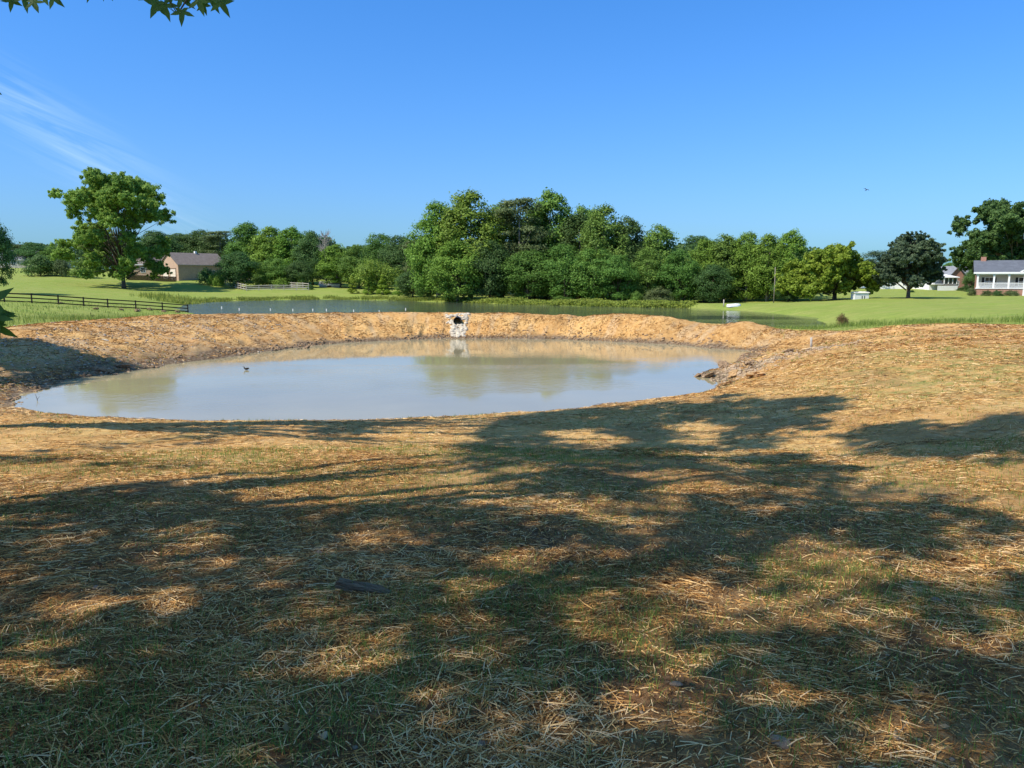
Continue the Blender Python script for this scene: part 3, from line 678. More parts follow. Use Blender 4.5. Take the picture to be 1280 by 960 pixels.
lone_tree(1135, 373, 118, dk, 'spruce_tree', 'dark blue-green rounded tree standing alone on the right lawn', G_BLUE, .30, 11, .26, BARK, fork=.22, seed=6, flat=.6)
yl = [(-20,52,12),(-5,58,12),(8,50,12),(-40,40,11),(-22,34,13),(0,36,13),(18,36,11),(-52,26,10),(-38,20,11),(-20,18,10),(0,18,10),(30,28,11),(42,36,11),(44,22,10),(32,16,8),(50,28,8),(-58,16,8),(-48,10,7)]
lone_tree(1043, 374, 126, yl, 'maple_tree', 'low spreading yellow-green tree beside the small white shed', G_YEL, .36, 10, .32, BARK, fork=.2, seed=8)
ok_ = [(0,105,16),(-22,98,14),(22,100,14),(-44,84,14),(-20,78,16),(8,80,18),(36,84,16),(-56,66,12),(-36,60,14),(-10,56,16),(20,56,16),(-62,50,9),(-50,42,10),(-30,38,12),(0,36,14),(28,40,14),(52,60,14),(60,86,12)]
lone_tree(1266, 364, 168, ok_, 'oak_tree', 'very large dark oak behind the white porched brick house', G_DARK, .5, 8, .7, BARK, fork=.2, seed=9)

TR = 'trees in the woodland edge behind the far pond'
T_ = [ # key, px, base, top, Y, width px, name, label, material
 ('oak2',-8,346,272,130,40,'oak_tree','dark tree cut off by the left edge of the photo',None),
 ('pine',24,336,304,262,34,'pine_tree','farthest left treetop above the grey roofs',None),
 ('oak2',44,336,303,258,34,'oak_tree','dark treetop between the grey roofed houses at far left',None),
 ('oak',66,337,308,255,30,'oak_tree','rounded tree behind the lone sycamore on its left',None),
 ('oak2',197,350,288,228,48,'oak_tree','dark tree between the sycamore and the brick garage',None),
 ('pine2',226,350,290,250,36,'pine_tree','dark pine behind the left end of the garage roof',G_DARK),
 ('oak2',252,350,287,248,38,'oak_tree','dark tree above the middle of the garage roof',None),
 ('pine',278,350,286,240,38,'pine_tree','olive pine behind the right end of the garage roof',None),
 ('oak2',298,352,314,196,44,'oak_tree','low dark tree just right of the garage',None),
 ('poplar2',313,354,278,222,44,'poplar_tree','tallest green tree right of the garage',G_MID),
 ('poplar',341,356,283,218,46,'poplar_tree','bright green tree second right of the garage',None),
 ('poplar2',366,358,284,216,44,'poplar_tree','mid green tree left of the bare grey tree',G_BRIGHT),
 ('oak2',391,358,288,212,36,'oak_tree','dark green tree touching the bare grey tree',None),
 ('oak',345,358,322,200,34,'oak_tree','short round tree behind the split rail fence',None),
 ('oak2',374,358,326,200,30,'oak_tree','short dark tree behind the split rail fence',None),
 ('poplar2',422,362,305,205,44,'poplar_tree','pale green tree above the small grey roof',G_BRIGHT),
 ('oak',449,364,306,200,42,'oak_tree','round tree behind the light green saplings',None),
 ('oak',474,366,292,215,42,'oak_tree','tree standing highest between the bare tree and the grove',None),
 ('oak2',501,368,294,205,40,'oak_tree','dark tree just left of the tall central grove',None),
 ('pine',524,370,296,190,36,'pine_tree','olive green pine at the left edge of the central grove',None),
 ('small',472,368,323,182,50,'small_tree','light green round tree at the lawn edge',G_BRIGHT),
 ('cone',441,366,344,180,13,'sapling','bright pointed sapling nearest the small grey roof',G_YEL),
 ('cone',461,367,346,178,13,'sapling','bright pointed sapling second from the grey roof',G_YEL),
 ('cone',479,369,343,176,15,'sapling','widest bright sapling at the lawn edge',G_YEL),
 ('cone',498,371,348,172,11,'sapling','thin sapling at the shaded end of the lawn',None),
 ('oak2',516,373,338,168,36,'small_tree','dark low tree left under the central grove',None),
 ('oak',535,375,345,162,30,'small_tree','small bushy tree where the lawn meets the grove',None),
 ('poplar',548,376,252,160,62,'poplar_tree','leftmost tall bright tree of the central grove',None),
 ('poplar',588,377,238,158,76,'poplar_tree','tallest bright green tree at the left of the central grove',None),
 ('oak',572,377,300,152,60,'oak_tree','broad lower tree under the tall bright ones of the grove',G_BRIGHT),
 ('oak2',612,378,300,152,50,'oak_tree','dark broad tree left of the tall pine',None),
 ('pine',650,378,242,156,56,'pine_tree','tall olive pine with a pale bare trunk in the grove',None),
 ('poplar2',688,378,238,162,60,'poplar_tree','tallest dark green tree in the middle of the grove',G_MID),
 ('oak2',660,378,312,150,60,'oak_tree','greyish green low tree under the pine',G_MID),
 ('poplar2',722,379,266,158,56,'poplar_tree','dark tree right of the tallest one in the grove',G_DARK),
 ('poplar',753,379,256,152,60,'poplar_tree','rounded tall tree at the right of the central grove',G_MID),
 ('poplar2',783,380,271,152,44,'poplar_tree','tree stepping down at the right end of the grove',G_DARK),
 ('poplar2',628,378,254,166,52,'poplar_tree','tall tree filling in behind the left side of the pine',G_MID),
 ('oak2',668,378,258,168,56,'oak_tree','dark tree standing behind the pine in the grove',G_MID),
 ('poplar2',728,379,258,166,50,'poplar_tree','tall dark tree at the back of the grove right of its tallest tree',G_MID),
 ('oak',706,379,305,147,56,'oak_tree','broad front tree in the middle of the grove',None),
 ('oak',742,380,310,144,56,'oak_tree','broad front tree at the right of the grove',G_MID),
 ('oak2',772,380,318,142,46,'oak_tree','low dark tree at the right foot of the grove',G_MID),
 ('poplar2',822,381,281,150,46,'poplar_tree','narrow twin-topped tree in the dip right of the grove',None),
 ('oak',808,381,310,143,40,'oak_tree','olive tree in the dip right of the grove',None),
 ('pine2',868,381,292,168,40,'pine_tree','dark treetop behind the right-hand woodland',G_DARK),
 ('oak',850,381,312,141,48,'oak_tree','round tree left of the bright right-hand trees',None),
 ('poplar',880,380,298,145,46,'poplar_tree','leftmost bright tree of the right-hand woodland',None),
 ('poplar2',904,380,293,143,44,'poplar_tree','dark green tree above the white boat',G_MID),
 ('poplar',932,380,290,141,46,'poplar_tree','bright tree just right of the white boat',None),
 ('poplar',958,380,292,138,44,'poplar_tree','light green tree third from the right of the woodland',None),
 ('poplar2',986,380,287,137,40,'poplar_tree','rightmost tall tree of the woodland edge',G_BRIGHT),
 ('oak2',890,381,330,137,44,'oak_tree','low dark tree left of the white boat',None),
 ('oak2',985,379,340,133,34,'oak_tree','low dark tree beside the spreading yellow-green tree',None),
 ('oak',1093,363,313,205,46,'oak_tree','grey green tree between the yellow-green and dark lone trees',G_BLUE),
 ('oak',1186,362,328,260,24,'oak_tree','small distant treetop left of the far brick house',None),
 ('oak',1208,362,326,270,26,'oak_tree','small distant treetop above the far brick house roof',None),
 ('oak2',1214,364,336,150,18,'small_tree','narrow dark tree against the left end of the porched house',None)]
for k, (key, px, pb, pt, Y, wp, nm, lb_, mt) in enumerate(T_):
    tree(key, px, pb, pt, Y, wp*(1.3 if pt < 300 else 1.2), nm, lb_, 'tree' if nm != 'sapling' else 'sapling', TR if 300 < px < 1000 else None, mat=mt)
# shrubs
for (px, pb, pt, Y, wp, lb_, mt) in [
 (50,337,318,205,36,'large dark clipped shrub on the hilltop at far left',G_DARK),(77,338,323,205,18,'brownish shrub right of the large hilltop shrub',G_PINE),
 (101,340,322,203,26,'green shrub behind the left side of the sycamore',G_MID),
 (259,352,334,203,18,'tall dark shrub against the garage wall',G_DARK),(273,353,338,204,13,'bushy shrub right of the tall garage shrub',G_BRIGHT),
 (266,353,341,200,12,'round bright shrub in front of the garage wall',G_BRIGHT),(272.5,354,343.5,199,12,'lowest round bright shrub by the garage corner',G_BRIGHT),
 (352,359,344,198,26,'bright green bush behind the split rail fence',G_BRIGHT),(376,360,341,198,12,'pointed bright bush behind the split rail fence',G_MID),
 (388,362,355,190,9,'small dark bush at the end of the split rail fence',G_DARK),(328,356,340,205,26,'olive bush at the start of the woodland',G_MID),
 (700,380,369,141,24,'low leafy bush at the foot of the grove',G_MID),(825,381,358,137,34,'pale olive bush at the woodland edge',G_PINE),(795,380,363,139,16,'upright bush right of the central grove',G_MID),
 (1052,399,391,68,15,'low round brown bush on the right lawn',None),(1205,366,358,182,14,'clipped dark hedge beside the far brick house',G_DARK),
 (1233,369,362,136,12,'left shrub in front of the white porch',G_PINE),(1247,369,362,136,13,'middle shrub in front of the white porch',G_DARK),(1264,369,362,136,16,'right shrub in front of the white porch',G_PINE),
 (1214,370,359,137,9,'reddish shrub at the corner of the porched house',G_PINE),(1140,366,362,170,6,'tiny shrub on the lawn right of the dark tree',G_DARK)]:
    if mt is None: mt = leafmat('leaf_brown', (.07,.05,.02), (.13,.095,.035), (.20,.15,.06))
    tree('shrub', px, pb, pt, Y, wp*1.1, 'shrub', lb_, 'shrub', None, mat=mt)
# bare grey tree
x, Y, _ = at(408, 360, 206); z = float(gz(x, Y)); e = empty('bare_tree', (x, Y, z)); tag(e, 'leafless grey tree rising above the woodland', 'tree')
rr = random.Random(3); H = at(408, 290, 206)[2]-z; mb = MB(); mb.tube([(0,0,0),(.2,0,H*.4),(-.1,0,H*.7),(.2,0,H*.97)], [.3,.22,.14,.03], 7); mb.build('trunk', BARKG, e, True)
mb = MB()
for i in range(46):
    h = H*rr.uniform(.5, .95); a = rr.uniform(0, 6.28); L = rr.uniform(1.2, 3.4)*(1.2-h/H*.5); b = (math.cos(a)*L, math.sin(a)*L*.6, h+L*rr.uniform(.3, .9))
    mid = (b[0]*.5, b[1]*.5, h+(b[2]-h)*.35); mb.tube([(0,0,h), mid, b], [.07,.05,.015], 4)
    for q in range(3):
        c = (b[0]*rr.uniform(.5,1.1)+rr.uniform(-.5,.5), b[1]+rr.uniform(-.5,.5), b[2]+rr.uniform(.2,1.0)); mb.tube([mid, c], [.035,.01], 4)
mb.build('twigs', simple('bark_pale', (.33,.29,.27), .95, .2), e)

# ------------------------------------------------------------------ shade trees that stand left of the camera
shade_poly = [(-400,660),(0,655),(90,625),(180,606),(250,585),(345,612),(420,632),(520,622),(550,570),(640,522),(760,511),(900,497),(1050,503),(1035,525),(960,545),(1030,575),(1150,605),(1255,660),(1180,680),(1290,720),(1700,760),(1700,1300),(-500,1300)]
extra = [(120,553,150,8),(60,572,80,7),(1170,548,115,24),(1280,540,60,18),(440,543,50,12),(362,585,18,20),(300,542,70,8)]
lit = [(860,610,52,20),(740,546,42,12),(575,616,50,26),(500,570,70,22),(350,560,70,22),(330,606,66,14),(200,748,66,26),(360,757,44,18),(100,872,62,26),(35,827,38,14),(110,744,44,12),
       (885,768,56,26),(1120,765,58,36),(1062,715,44,20),(958,628,20,8),(512,900,40,34),(430,932,34,16),(772,936,44,12),(560,850,62,22),(645,748,28,10),(795,760,30,16),(1030,798,26,20),(1235,735,60,18),
       (1200,700,60,14),(950,592,36,9),(1225,880,60,18),(690,640,26,10),(760,682,24,12),(60,660,60,16),(20,695,40,14),(640,590,30,8),(880,540,36,8),(1000,560,40,8),(760,650,20,8),(470,690,16,8),(1100,600,30,6),(1140,880,30,10),(300,905,36,10)]
def shade_of(px, py):
    s = in_poly(px, py, shade_poly).astype(float)
    jx = 18*np.sin(px*.05+py*.09); 
    for (a, b, c_, d_) in extra: s = np.maximum(s, (((px-a)/c_)**2+((py-b)/d_)**2 < 1)*.85)
    for (a, b, c_, d_) in lit: s = np.where(((px-a+jx*.4)/(c_*1.05+5))**2+((py-b)/(d_*1.1+3))**2 < 1, s*.02, s)
    return s
def ray_ground(p):
    t = np.zeros(len(p)); t = (p[:, 2]+1)/SZ
    for _ in range(6):
        x = p[:, 0]-SX*t; y = p[:, 1]-SY*t; t = (p[:, 2]-gz(x, y))/SZ
    return p[:, 0]-SX*t, p[:, 1]-SY*t
def warp(px, py, gx_, gy_):
    k = 960/np.clip(np.hypot(gx_, gy_), 3, 60)
    return px + fbm(gx_*.9, gy_*.9, 4, 201)*1.5*k, py + fbm(gx_*.9+31, gy_*.9, 4, 205)*.55*k
def shade_tree(name, label, tx, ty, ell, n, leaf, trunk_r, H, fk, seed, bank=False, nlimb=26):
    r_ = np.random.default_rng(seed); z0 = float(gz(tx, ty)); e = empty(name, (tx, ty, z0)); tag(e, label, 'tree')
    d = r_.normal(size=(n, 3)); d /= np.linalg.norm(d, axis=1, keepdims=True)
    li = r_.integers(0, len(ell), n); E = np.array(ell)[li]
    p = E[:, :3] + d*E[:, 3:6]*(r_.uniform(0, 1, n)**.45)[:, None]
    per = 26; nc_ = int(n*.96)//per; cl = p[:nc_]; off_ = r_.normal(0, 1, (nc_*per, 3))*np.array([.21, .21, .06]); off_ *= np.repeat(r_.uniform(.5, 1.3, nc_), per)[:, None]
    cen = np.concatenate([np.repeat(cl, per, 0), p[nc_*per:]]); p = np.concatenate([np.repeat(cl, per, 0)+off_, p[nc_*per:]]); n = len(p)
    rnd = np.concatenate([np.repeat(r_.uniform(0, 1, nc_), per), r_.uniform(0, 1, n-nc_*per)])
    gx_, gy_ = ray_ground(cen); gz_ = gz(gx_, gy_); qx, qy, dd = to_px(gx_, gy_, gz_)
    if not bank:
        qx, qy = warp(qx, qy, gx_, gy_); s = np.where(dd > .3, shade_of(qx, qy), 1.0); s *= np.clip((fbm(gx_*1.0, gy_*1.0, 3, 301)+.29)*8, 0, 1)*np.clip((fbm(gx_*2.4, gy_*2.4, 2, 311)+.27)*6, 0, 1)
        s *= np.where(gz_ < ZW+.02, .0, 1)
    else:
        s = ((gz_ > ZW-.2) & (gx_ < -15) & in_poly(qx, qy, [(-300,420),(30,424),(80,434),(140,450),(170,459),(150,466),(120,476),(100,492),(-300,520)])).astype(float)
        s = np.maximum(s, (in_poly(qx, qy, [(-200,395),(90,396),(130,400),(-200,404)]) | in_poly(qx, qy, [(-200,384),(70,385),(90,388),(-200,390)]))*.7)
        s *= np.clip((fbm(gx_*.9, gy_*.9, 3, 401)+.18)*7, 0, 1)
    keep = rnd < s
    ax, ay, ad = to_px(p[:, 0], p[:, 1], p[:, 2]); vis = (ad > 0) & (ax > -25) & (ax < 1310) & (ay > -25) & (ay < 990)
    p = p[keep & ~vis]; n = len(p); print(name, n)
    V, F = quads(p-np.array([tx, ty, z0]), r_.normal(0, .55, (n, 3))+np.array([0, 0, .9]), leaf*r_.uniform(.6, 1.4, n), .8)
    mesh_np('crown', V, F, G_SHADE, e, dict(tint=np.repeat(np.clip(r_.normal(.5, .2, n), 0, 1), 4)))
    mb = MB(); mb.tube([(0, 0, -.2), (.1, 0, fk*.4), (0, .1, fk)], [trunk_r*1.5, trunk_r*1.05, trunk_r*.9], 12); rr = random.Random(seed)
    tgt = p[r_.choice(n, nlimb)] - np.array([tx, ty, z0])
    for c in tgt:
        c = Vector(c); s0 = Vector((0, 0, fk*rr.uniform(.8, 1))); m1 = s0.lerp(c, .4)+Vector((0, 0, 1.2)); m2 = s0.lerp(c, .72)+Vector((rr.uniform(-.4, .4), rr.uniform(-.4, .4), .5))
        bad = False
        for q in (m1, m2, c, m1.lerp(m2, .5), m2.lerp(c, .5)):
            a, b, dd = to_px(q.x+tx, q.y+ty, q.z+z0)
            if dd > 0 and -20 < a < 1300 and b > -15: bad = True
        if bad: continue
        q = trunk_r*rr.uniform(.22, .42); mb.tube([s0, m1, m2, c], [q*1.2, q*.8, q*.45, q*.12], 6)
    mb.build('trunk', BARK, e, True); return e, z0
oh = SZ and 1
shA, zA = shade_tree('sweetgum_tree', 'sweetgum whose star-shaped leaves hang into the top left and whose shade covers the near straw', -11.5, 2.5,
    [(-9,3,12.5,12,10,5.0),(-5,8,13.5,8,7,3.5),(-12,-3,11,8,8,4.5),(-2,1,14.0,7,7,3.5)], 175000, .17, .42, 18, 4.5, 31)
shB, zB = shade_tree('oak_tree', 'tall tree standing off to the left whose shade reaches the right bank', -15.5, 16, [(-4,12,14,10,7,4.0),(-12,15,12.0,6,6,4.5)], 100000, .18, .38, 18, 5.5, 32)
shC, zC = shade_tree('oak_tree', 'tree beyond the left edge whose shadow darkens the left bank', -31, 25, [(-28,26.5,10,5.0,5.5,5.5),(-33,31,9,6,7,4.5)], 110000, .2, .4, 14, 3.5, 33, True, 12)

# ---- hanging sweetgum twigs (star leaves) near the camera, parts of the sweetgum
STARM = Mat('star_leaf', .5, .3); nn_ = STARM.noise(30, 3)
cc_ = STARM.ramp(nn_, [(.3, (.035,.085,.012)), (.7, (.075,.16,.022))]); STARM.col(cc_)
tr = STARM.n('ShaderNodeBsdfTranslucent'); tr.inputs[0].default_value = (.16,.32,.03,1); ms = STARM.n('ShaderNodeMixShader'); ms.inputs[0].default_value = .3
STARM.l(STARM.b.outputs[0], ms.inputs[1]); STARM.l(tr.outputs[0], ms.inputs[2]); STARM.l(ms.outputs[0], STARM.t.nodes['Material Output'].inputs[0])
TWIG = simple('twig', (.10,.085,.05), .8, .2, 20)
def star(mb, c, nrm, tipdir, size, rr):
    n = Vector(nrm).normalized(); t = Vector(tipdir); t = (t - n*t.dot(n)).normalized(); b = n.cross(t); c = Vector(c)
    vs = [c]; ang = [(-128, .55), (-104, .2), (-72, .85), (-38, .3), (0, 1.0), (38, .3), (72, .85), (104, .2), (128, .55), (180, .12)]
    for a, L in ang:
        a = R(a + rr.uniform(-5, 5)); L *= size*rr.uniform(.9, 1.1); droop = -.22*L*(L/size)
        vs.append(c + t*math.cos(a)*L + b*math.sin(a)*L + n*droop)
        # shoulder points make the lobes lens-shaped
    out = [vs[0]]; m = len(ang); ring = []
    for i in range(m):
        p = vs[i+1]; L = ang[i][1]
        if L > .5:
            dirv = (p-c); side = n.cross(dirv).normalized(); w_ = size*.15*(.7+.4*L)
            ring += [c+dirv*.52-side*w_, p, c+dirv*.52+side*w_]
        else: ring.append(p)
    mb.add([c]+ring, [(0, i+1, (i+1) % len(ring)+1) for i in range(len(ring))])
def twig(path_px, leaves, seed):
    rr = random.Random(seed); off = Vector((-11.5, 2.5, zA))
    mb = MB(); pts = [Vector(at(*p))-off for p in path_px]; k = len(pts)
    mb.tube(pts, [.006*(1-.75*i/(k-1))+.001 for i in range(k)], 6)
    root = mb.build('branch', TWIG, shA, True)
    lm = MB()
    for (px, py, Y, size, tdx, tdy) in leaves:
        c = Vector(at(px, py, Y)); tip = Vector((tdx, rr.uniform(-.3, .3), -tdy))
        star(lm, c-off, (rr.uniform(-.4, .4), -1+rr.uniform(-.3, .3), rr.uniform(-.1, .7)), tip, size, rr)
        best = min(pts, key=lambda q: (q-(c-off)).length); st = MB(); lmv = (c-off)
        lm.tube([lmv, lmv.lerp(best, .5)+Vector((0, 0, .01)), best], [.0012]*3, 4)
    lv = lm.build('leaves', STARM.m, root)
    return root
lf = 1/960
twig([(300,-120,3.9),(262,-40,3.8),(238,-8,3.8),(222,18,3.8),(208,-6,3.7)], [(196,4,3.8,.085,-.5,1),(205,6,3.75,.075,.2,1),(227,14,3.75,.07,0,1),(226,-2,3.8,.07,.8,.3),(248,0,3.8,.075,.3,1),(262,-4,3.85,.08,.6,.8),(276,2,3.8,.075,.6,.9),(284,-12,3.85,.08,1,.2),(240,-14,3.8,.08,-.2,.6),(212,-12,3.8,.08,-1,.4),(190,-6,3.85,.07,-1,.4),(254,6,3.9,.05,.3,1)], 1)
twig([(120,-130,4.1),(70,-60,4.0),(45,-20,4.0),(28,-8,4.0)], [(14,0,4,.06,-.3,1),(30,-4,4.0,.075,.1,1),(42,2,3.95,.07,.4,1),(26,-14,4,.08,-.8,.4),(52,-8,4.05,.07,.6,.8),(66,-4,4,.07,.8,.7),(72,-12,4,.08,1,.3),(48,-18,4,.08,.2,.5)], 2)
twig([(150,-100,4.2),(128,-40,4.2),(118,-16,4.2)], [(113,-10,4.2,.06,-.4,1),(128,-11,4.2,.06,.1,1),(134,-9,4.2,.055,.5,1)], 3)
twig([(-160,60,2.2),(-90,90,2.2),(-40,110,2.3),(-14,112,2.4)], [(-8,112,2.4,.032,.9,.5),(-16,118,2.4,.04,.4,1),(-34,112,2.3,.06,.2,1)], 4)
twig([(-220,250,1.9),(-120,300,1.9),(-60,360,1.9),(-25,392,1.9)], [(-16,392,1.9,.075,.4,.9),(-24,388,1.92,.085,1,.15),(-14,378,1.88,.06,.7,-.5),(-40,400,1.9,.09,.1,1),(-6,408,1.9,.05,1,.6),(-60,380,1.9,.09,-.4,.6),(-8,396,1.86,.05,.3,1)], 5)

# ------------------------------------------------------------------ buildings
def brick(name, c, mortar=(.42,.38,.33), sc=1.0):
    m = Mat(name, .9, .15); b = m.n('ShaderNodeTexBrick'); b.inputs['Scale'].default_value = 3.2*sc; b.inputs['Mortar Size'].default_value = .012
    b.inputs['Color1'].default_value = (*c, 1); b.inputs['Color2'].default_value = (*[v*.72 for v in c], 1); b.inputs['Mortar'].default_value = (*mortar, 1)
    co = m.n('ShaderNodeTexCoord'); s_ = m.n('ShaderNodeSeparateXYZ'); cb = m.n('ShaderNodeCombineXYZ'); m.l(co.outputs['Object'], s_.inputs[0])
    m.l(m.math('ADD', s_.outputs[0], s_.outputs[1]), cb.inputs[0]); m.l(s_.outputs[2], cb.inputs[1]); m.l(cb.outputs[0], b.inputs['Vector'])
    m.col(m.mix(.35, b.outputs[0], m.ramp(m.noise(1.5, 4), [(.3, tuple(v*.7 for v in c)), (.7, tuple(v*1.2 for v in c))]))); return m.m
def shingle(name, c):
    m = Mat(name, .9, .15); b = m.noise(1.2, 5, .7); w_ = m.n('ShaderNodeTexWave'); w_.bands_direction = 'Z'; w_.inputs['Scale'].default_value = 2.2; w_.inputs['Distortion'].default_value = 1.0
    m.l(m.coord(), w_.inputs[0]); m.col(m.mix(m.mr(w_.outputs[1], 0, 1, 0, .3), m.ramp(b, [(.3, tuple(v*.75 for v in c)), (.7, tuple(v*1.2 for v in c))]), tuple(v*.5 for v in c))); return m.m
BR_TAN = brick('brick_tan', (.56,.38,.27), (.5,.42,.34)); BR_RED = brick('brick_red', (.40,.20,.14)); BR_PINK = brick('brick_pink', (.48,.27,.20))
RF_BROWN = shingle('roof_brown', (.22,.185,.165)); RF_GREY = shingle('roof_grey', (.13,.14,.16)); RF_LIGHT = shingle('roof_light', (.24,.25,.27))
WHITE = simple('white_paint', (.78,.78,.76), .6, .06, 2); BEIGE = simple('beige_siding', (.50,.46,.38), .8, .1, 2); DOORC = simple('garage_door', (.72,.62,.52), .6, .06)
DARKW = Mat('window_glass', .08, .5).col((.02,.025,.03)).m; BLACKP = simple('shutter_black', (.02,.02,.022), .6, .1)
WOODD = simple('stained_wood', (.075,.05,.035), .9, .3, 5, bump=.3); WOODG = simple('weathered_wood', (.42,.38,.32), .9, .25, 5, bump=.3); WOODB = simple('fence_black', (.035,.028,.024), .9, .3, 5)

def gable_house(name, label, loc, rz, L, D, hw, hr, wall, roofm, over=.35, cat='house', trim=WHITE):
    """ridge along local x; front faces local -y; origin at middle of the floor"""
    e = empty(name, loc, rz); tag(e, label, cat)
    m = MB(); m.prism([(-D/2, -.6), (D/2, -.6), (D/2, hw), (0, hr-.12), (-D/2, hw)], 'x', -L/2, L/2); m.build('wall', wall, e)
    r = MB(); k = (hr-hw)/(D/2); o = over
    for s in (-1, 1):
        a = (s*(D/2+o), hw-o*k); b = (0, hr)
        pr = [a, b, (0, hr+.18), (s*(D/2+o), hw-o*k+.18)]
        r.prism(pr, 'x', -L/2-o, L/2+o)
    ro = r.build('roof', roofm, e)
    for s in (-1, 1): MB().box(-L/2-o, L/2+o, s*(D/2+o)-.05 if s < 0 else s*(D/2+o), s*(D/2+o) if s < 0 else s*(D/2+o)+.05, hw-o*k-.02, hw-o*k+.2).build('fascia', trim, ro)
    return e, ro
def window(parent, x, y, z, w_, h, face='-y', shut=False, fm=WHITE):
    s = -1 if face == '-y' else 1
    if face in ('-y', '+y'):
        f = MB(); t = .09
        f.box(x-w_/2-t, x+w_/2+t, y+s*.06, y, z-t, z); f.box(x-w_/2-t, x+w_/2+t, y+s*.06, y, z+h, z+h+t)
        f.box(x-w_/2-t, x-w_/2, y+s*.06, y, z, z+h); f.box(x+w_/2, x+w_/2+t, y+s*.06, y, z, z+h); f.box(x-.03, x+.03, y+s*.05, y, z, z+h); f.box(x-w_/2, x+w_/2, y+s*.045, y, z+h*.5-.03, z+h*.5+.03)
        fo = f.build('window', fm, parent); MB().box(x-w_/2, x+w_/2, y+s*.025, y+s*.005, z, z+h).build('pane', DARKW, fo)
        if shut:
            for q in (-1, 1): MB().box(x+q*(w_/2+.33)-.2, x+q*(w_/2+.33)+.2, y+s*.05, y+s*.002, z-.05, z+h+.05).build('shutter', BLACKP, parent)
    else:
        s = -1 if face == '-x' else 1; f = MB(); t = .09
        f.box(y+s*.06, y, x-w_/2-t, x+w_/2+t, z-t, z); f.box(y+s*.06, y, x-w_/2-t, x+w_/2+t, z+h, z+h+t); f.box(y+s*.06, y, x-w_/2-t, x-w_/2, z, z+h); f.box(y+s*.06, y, x+w_/2, x+w_/2+t, z, z+h)
        fo = f.build('window', fm, parent); MB().box(y+s*.025, y+s*.005, x-w_/2, x+w_/2, z, z+h).build('pane', DARKW, fo)
# garage: near corner at px 223.5
Yg = 211; gc = np.array(at(223.5, 349, Yg)); th_ = R(56.0); ux = np.array([math.cos(th_), math.sin(th_)]); uy = np.array([-math.sin(th_), math.cos(th_)])
L_, D_ = 15.0, 8.4; ctr = gc[:2] + ux*L_/2 + uy*D_/2; zg = float(gz(*gc[:2])); zg = max(zg, gc[2]-.2)
ga, rf = gable_house('brick_garage', 'tan brick garage with twin pale doors and brown roof on the left hill', (ctr[0], ctr[1], zg), th_, L_, D_, 4.2, 7.3, BR_TAN, RF_BROWN, cat='garage', trim=simple('tan_trim', (.5,.4,.32), .7, .1))
for q in (-1, 1):
    d = MB(); d.box(-L_/2-.06, -L_/2-.003, q*1.75-1.25, q*1.75+1.25, -.3, 2.9)
    for j in range(4): d.box(-L_/2-.085, -L_/2-.055, q*1.75-1.2, q*1.75+1.2, .05+j*.7, .6+j*.7)
    d.build('garage_door', DOORC, ga)
fr = MB()
for y in (-3.1, -.42, .42, 3.1): fr.box(-L_/2-.1, -L_/2-.004, y-.09, y+.09, -.3, 3.05)
fr.box(-L_/2-.11, -L_/2-.004, -3.2, 3.2, 3.05, 3.2); fr.build('door_frame', simple('tan_trim2', (.25,.17,.12), .7, .1), ga)
MB().box(.5, 1.1, -.3, .3, 6.7, 8.0).build('chimney', WHITE, rf)
window(ga, 3.5, -D_/2, 1.2, 1.0, 1.3)
# wing left of it, mostly hidden by trees
wx, wy, wz = at(193, 347, 222); h2, _ = gable_house('brick_house', 'dark brown-roofed house half hidden between the sycamore and the garage', (wx, wy+3, float(gz(wx, wy))), R(10), 13, 9, 3.2, 6.0, BR_TAN, RF_BROWN)
window(h2, -3, -4.5, 1, 1.1, 1.3); window(h2, 2, -4.5, 1, 1.1, 1.3)
# brown board fence between sycamore and garage
a = at(160, 349, 204); b = at(221, 349, 208); e = empty('board_fence', (a[0], a[1], float(gz(a[0], a[1])))); tag(e, 'dark brown solid board fence left of the garage', 'fence')
za, zb = float(gz(a[0], a[1])), float(gz(b[0], b[1])); m = MB(); L = math.hypot(b[0]-a[0], b[1]-a[1]); n = int(L/.15); e.rotation_euler = (0, 0, math.atan2(b[1]-a[1], b[0]-a[0]))
for i in range(n): zz = (zb-za)*i/n; m.box(i*.15, i*.15+.14, -.02, .02, zz-.1, zz+1.35+.02*(i % 3))
m.build('boards', WOODD, e)
for i in range(0, n, 16): zz = (zb-za)*i/n; MB().box(i*.15, i*.15+.1, .03, .13, zz-.2, zz+1.4).build('post', WOODD, e)
# far left grey roofs
for (px, Y, L, D, hw, hr, rz, lb_, nm) in [(14,262,17,10,2.6,5.4,R(6),'long light grey roofed house at the far left horizon','house'),(34,272,9,9,2.8,5.9,R(60),'steeper grey gabled house right behind the large hilltop shrub','house'),(63,266,9,8,2.4,4.8,R(-8),'small grey roofed house between shrub and sycamore','house')]:
    x, y, _ = at(px, 336, Y); e, r = gable_house('grey_roofed_house', lb_, (x, y, float(gz(x, y))+.1), rz, L, D, hw, hr, BEIGE, RF_LIGHT); window(e, -L*.25, -D/2, .8, 1.1, 1.3); window(e, L*.2, -D/2, .8, 1.1, 1.3)
MB().box(2, 2.8, -.4, .4, 4.6, 6.4).build('chimney', BR_RED, e)
x, y, _ = at(413, 360, 205); e, r = gable_house('low_shed', 'low grey-roofed shed at the lawn edge under the bare tree', (x, y, float(gz(x, y))-.2), R(3), 5.2, 3.2, .75, 1.5, WOODG, simple('shed_roof', (.36,.33,.33), .8, .15), .2, 'shed')
MB().box(-.5, .5, -1.66, -1.6, -.1, .7).build('door', WOODD, e)

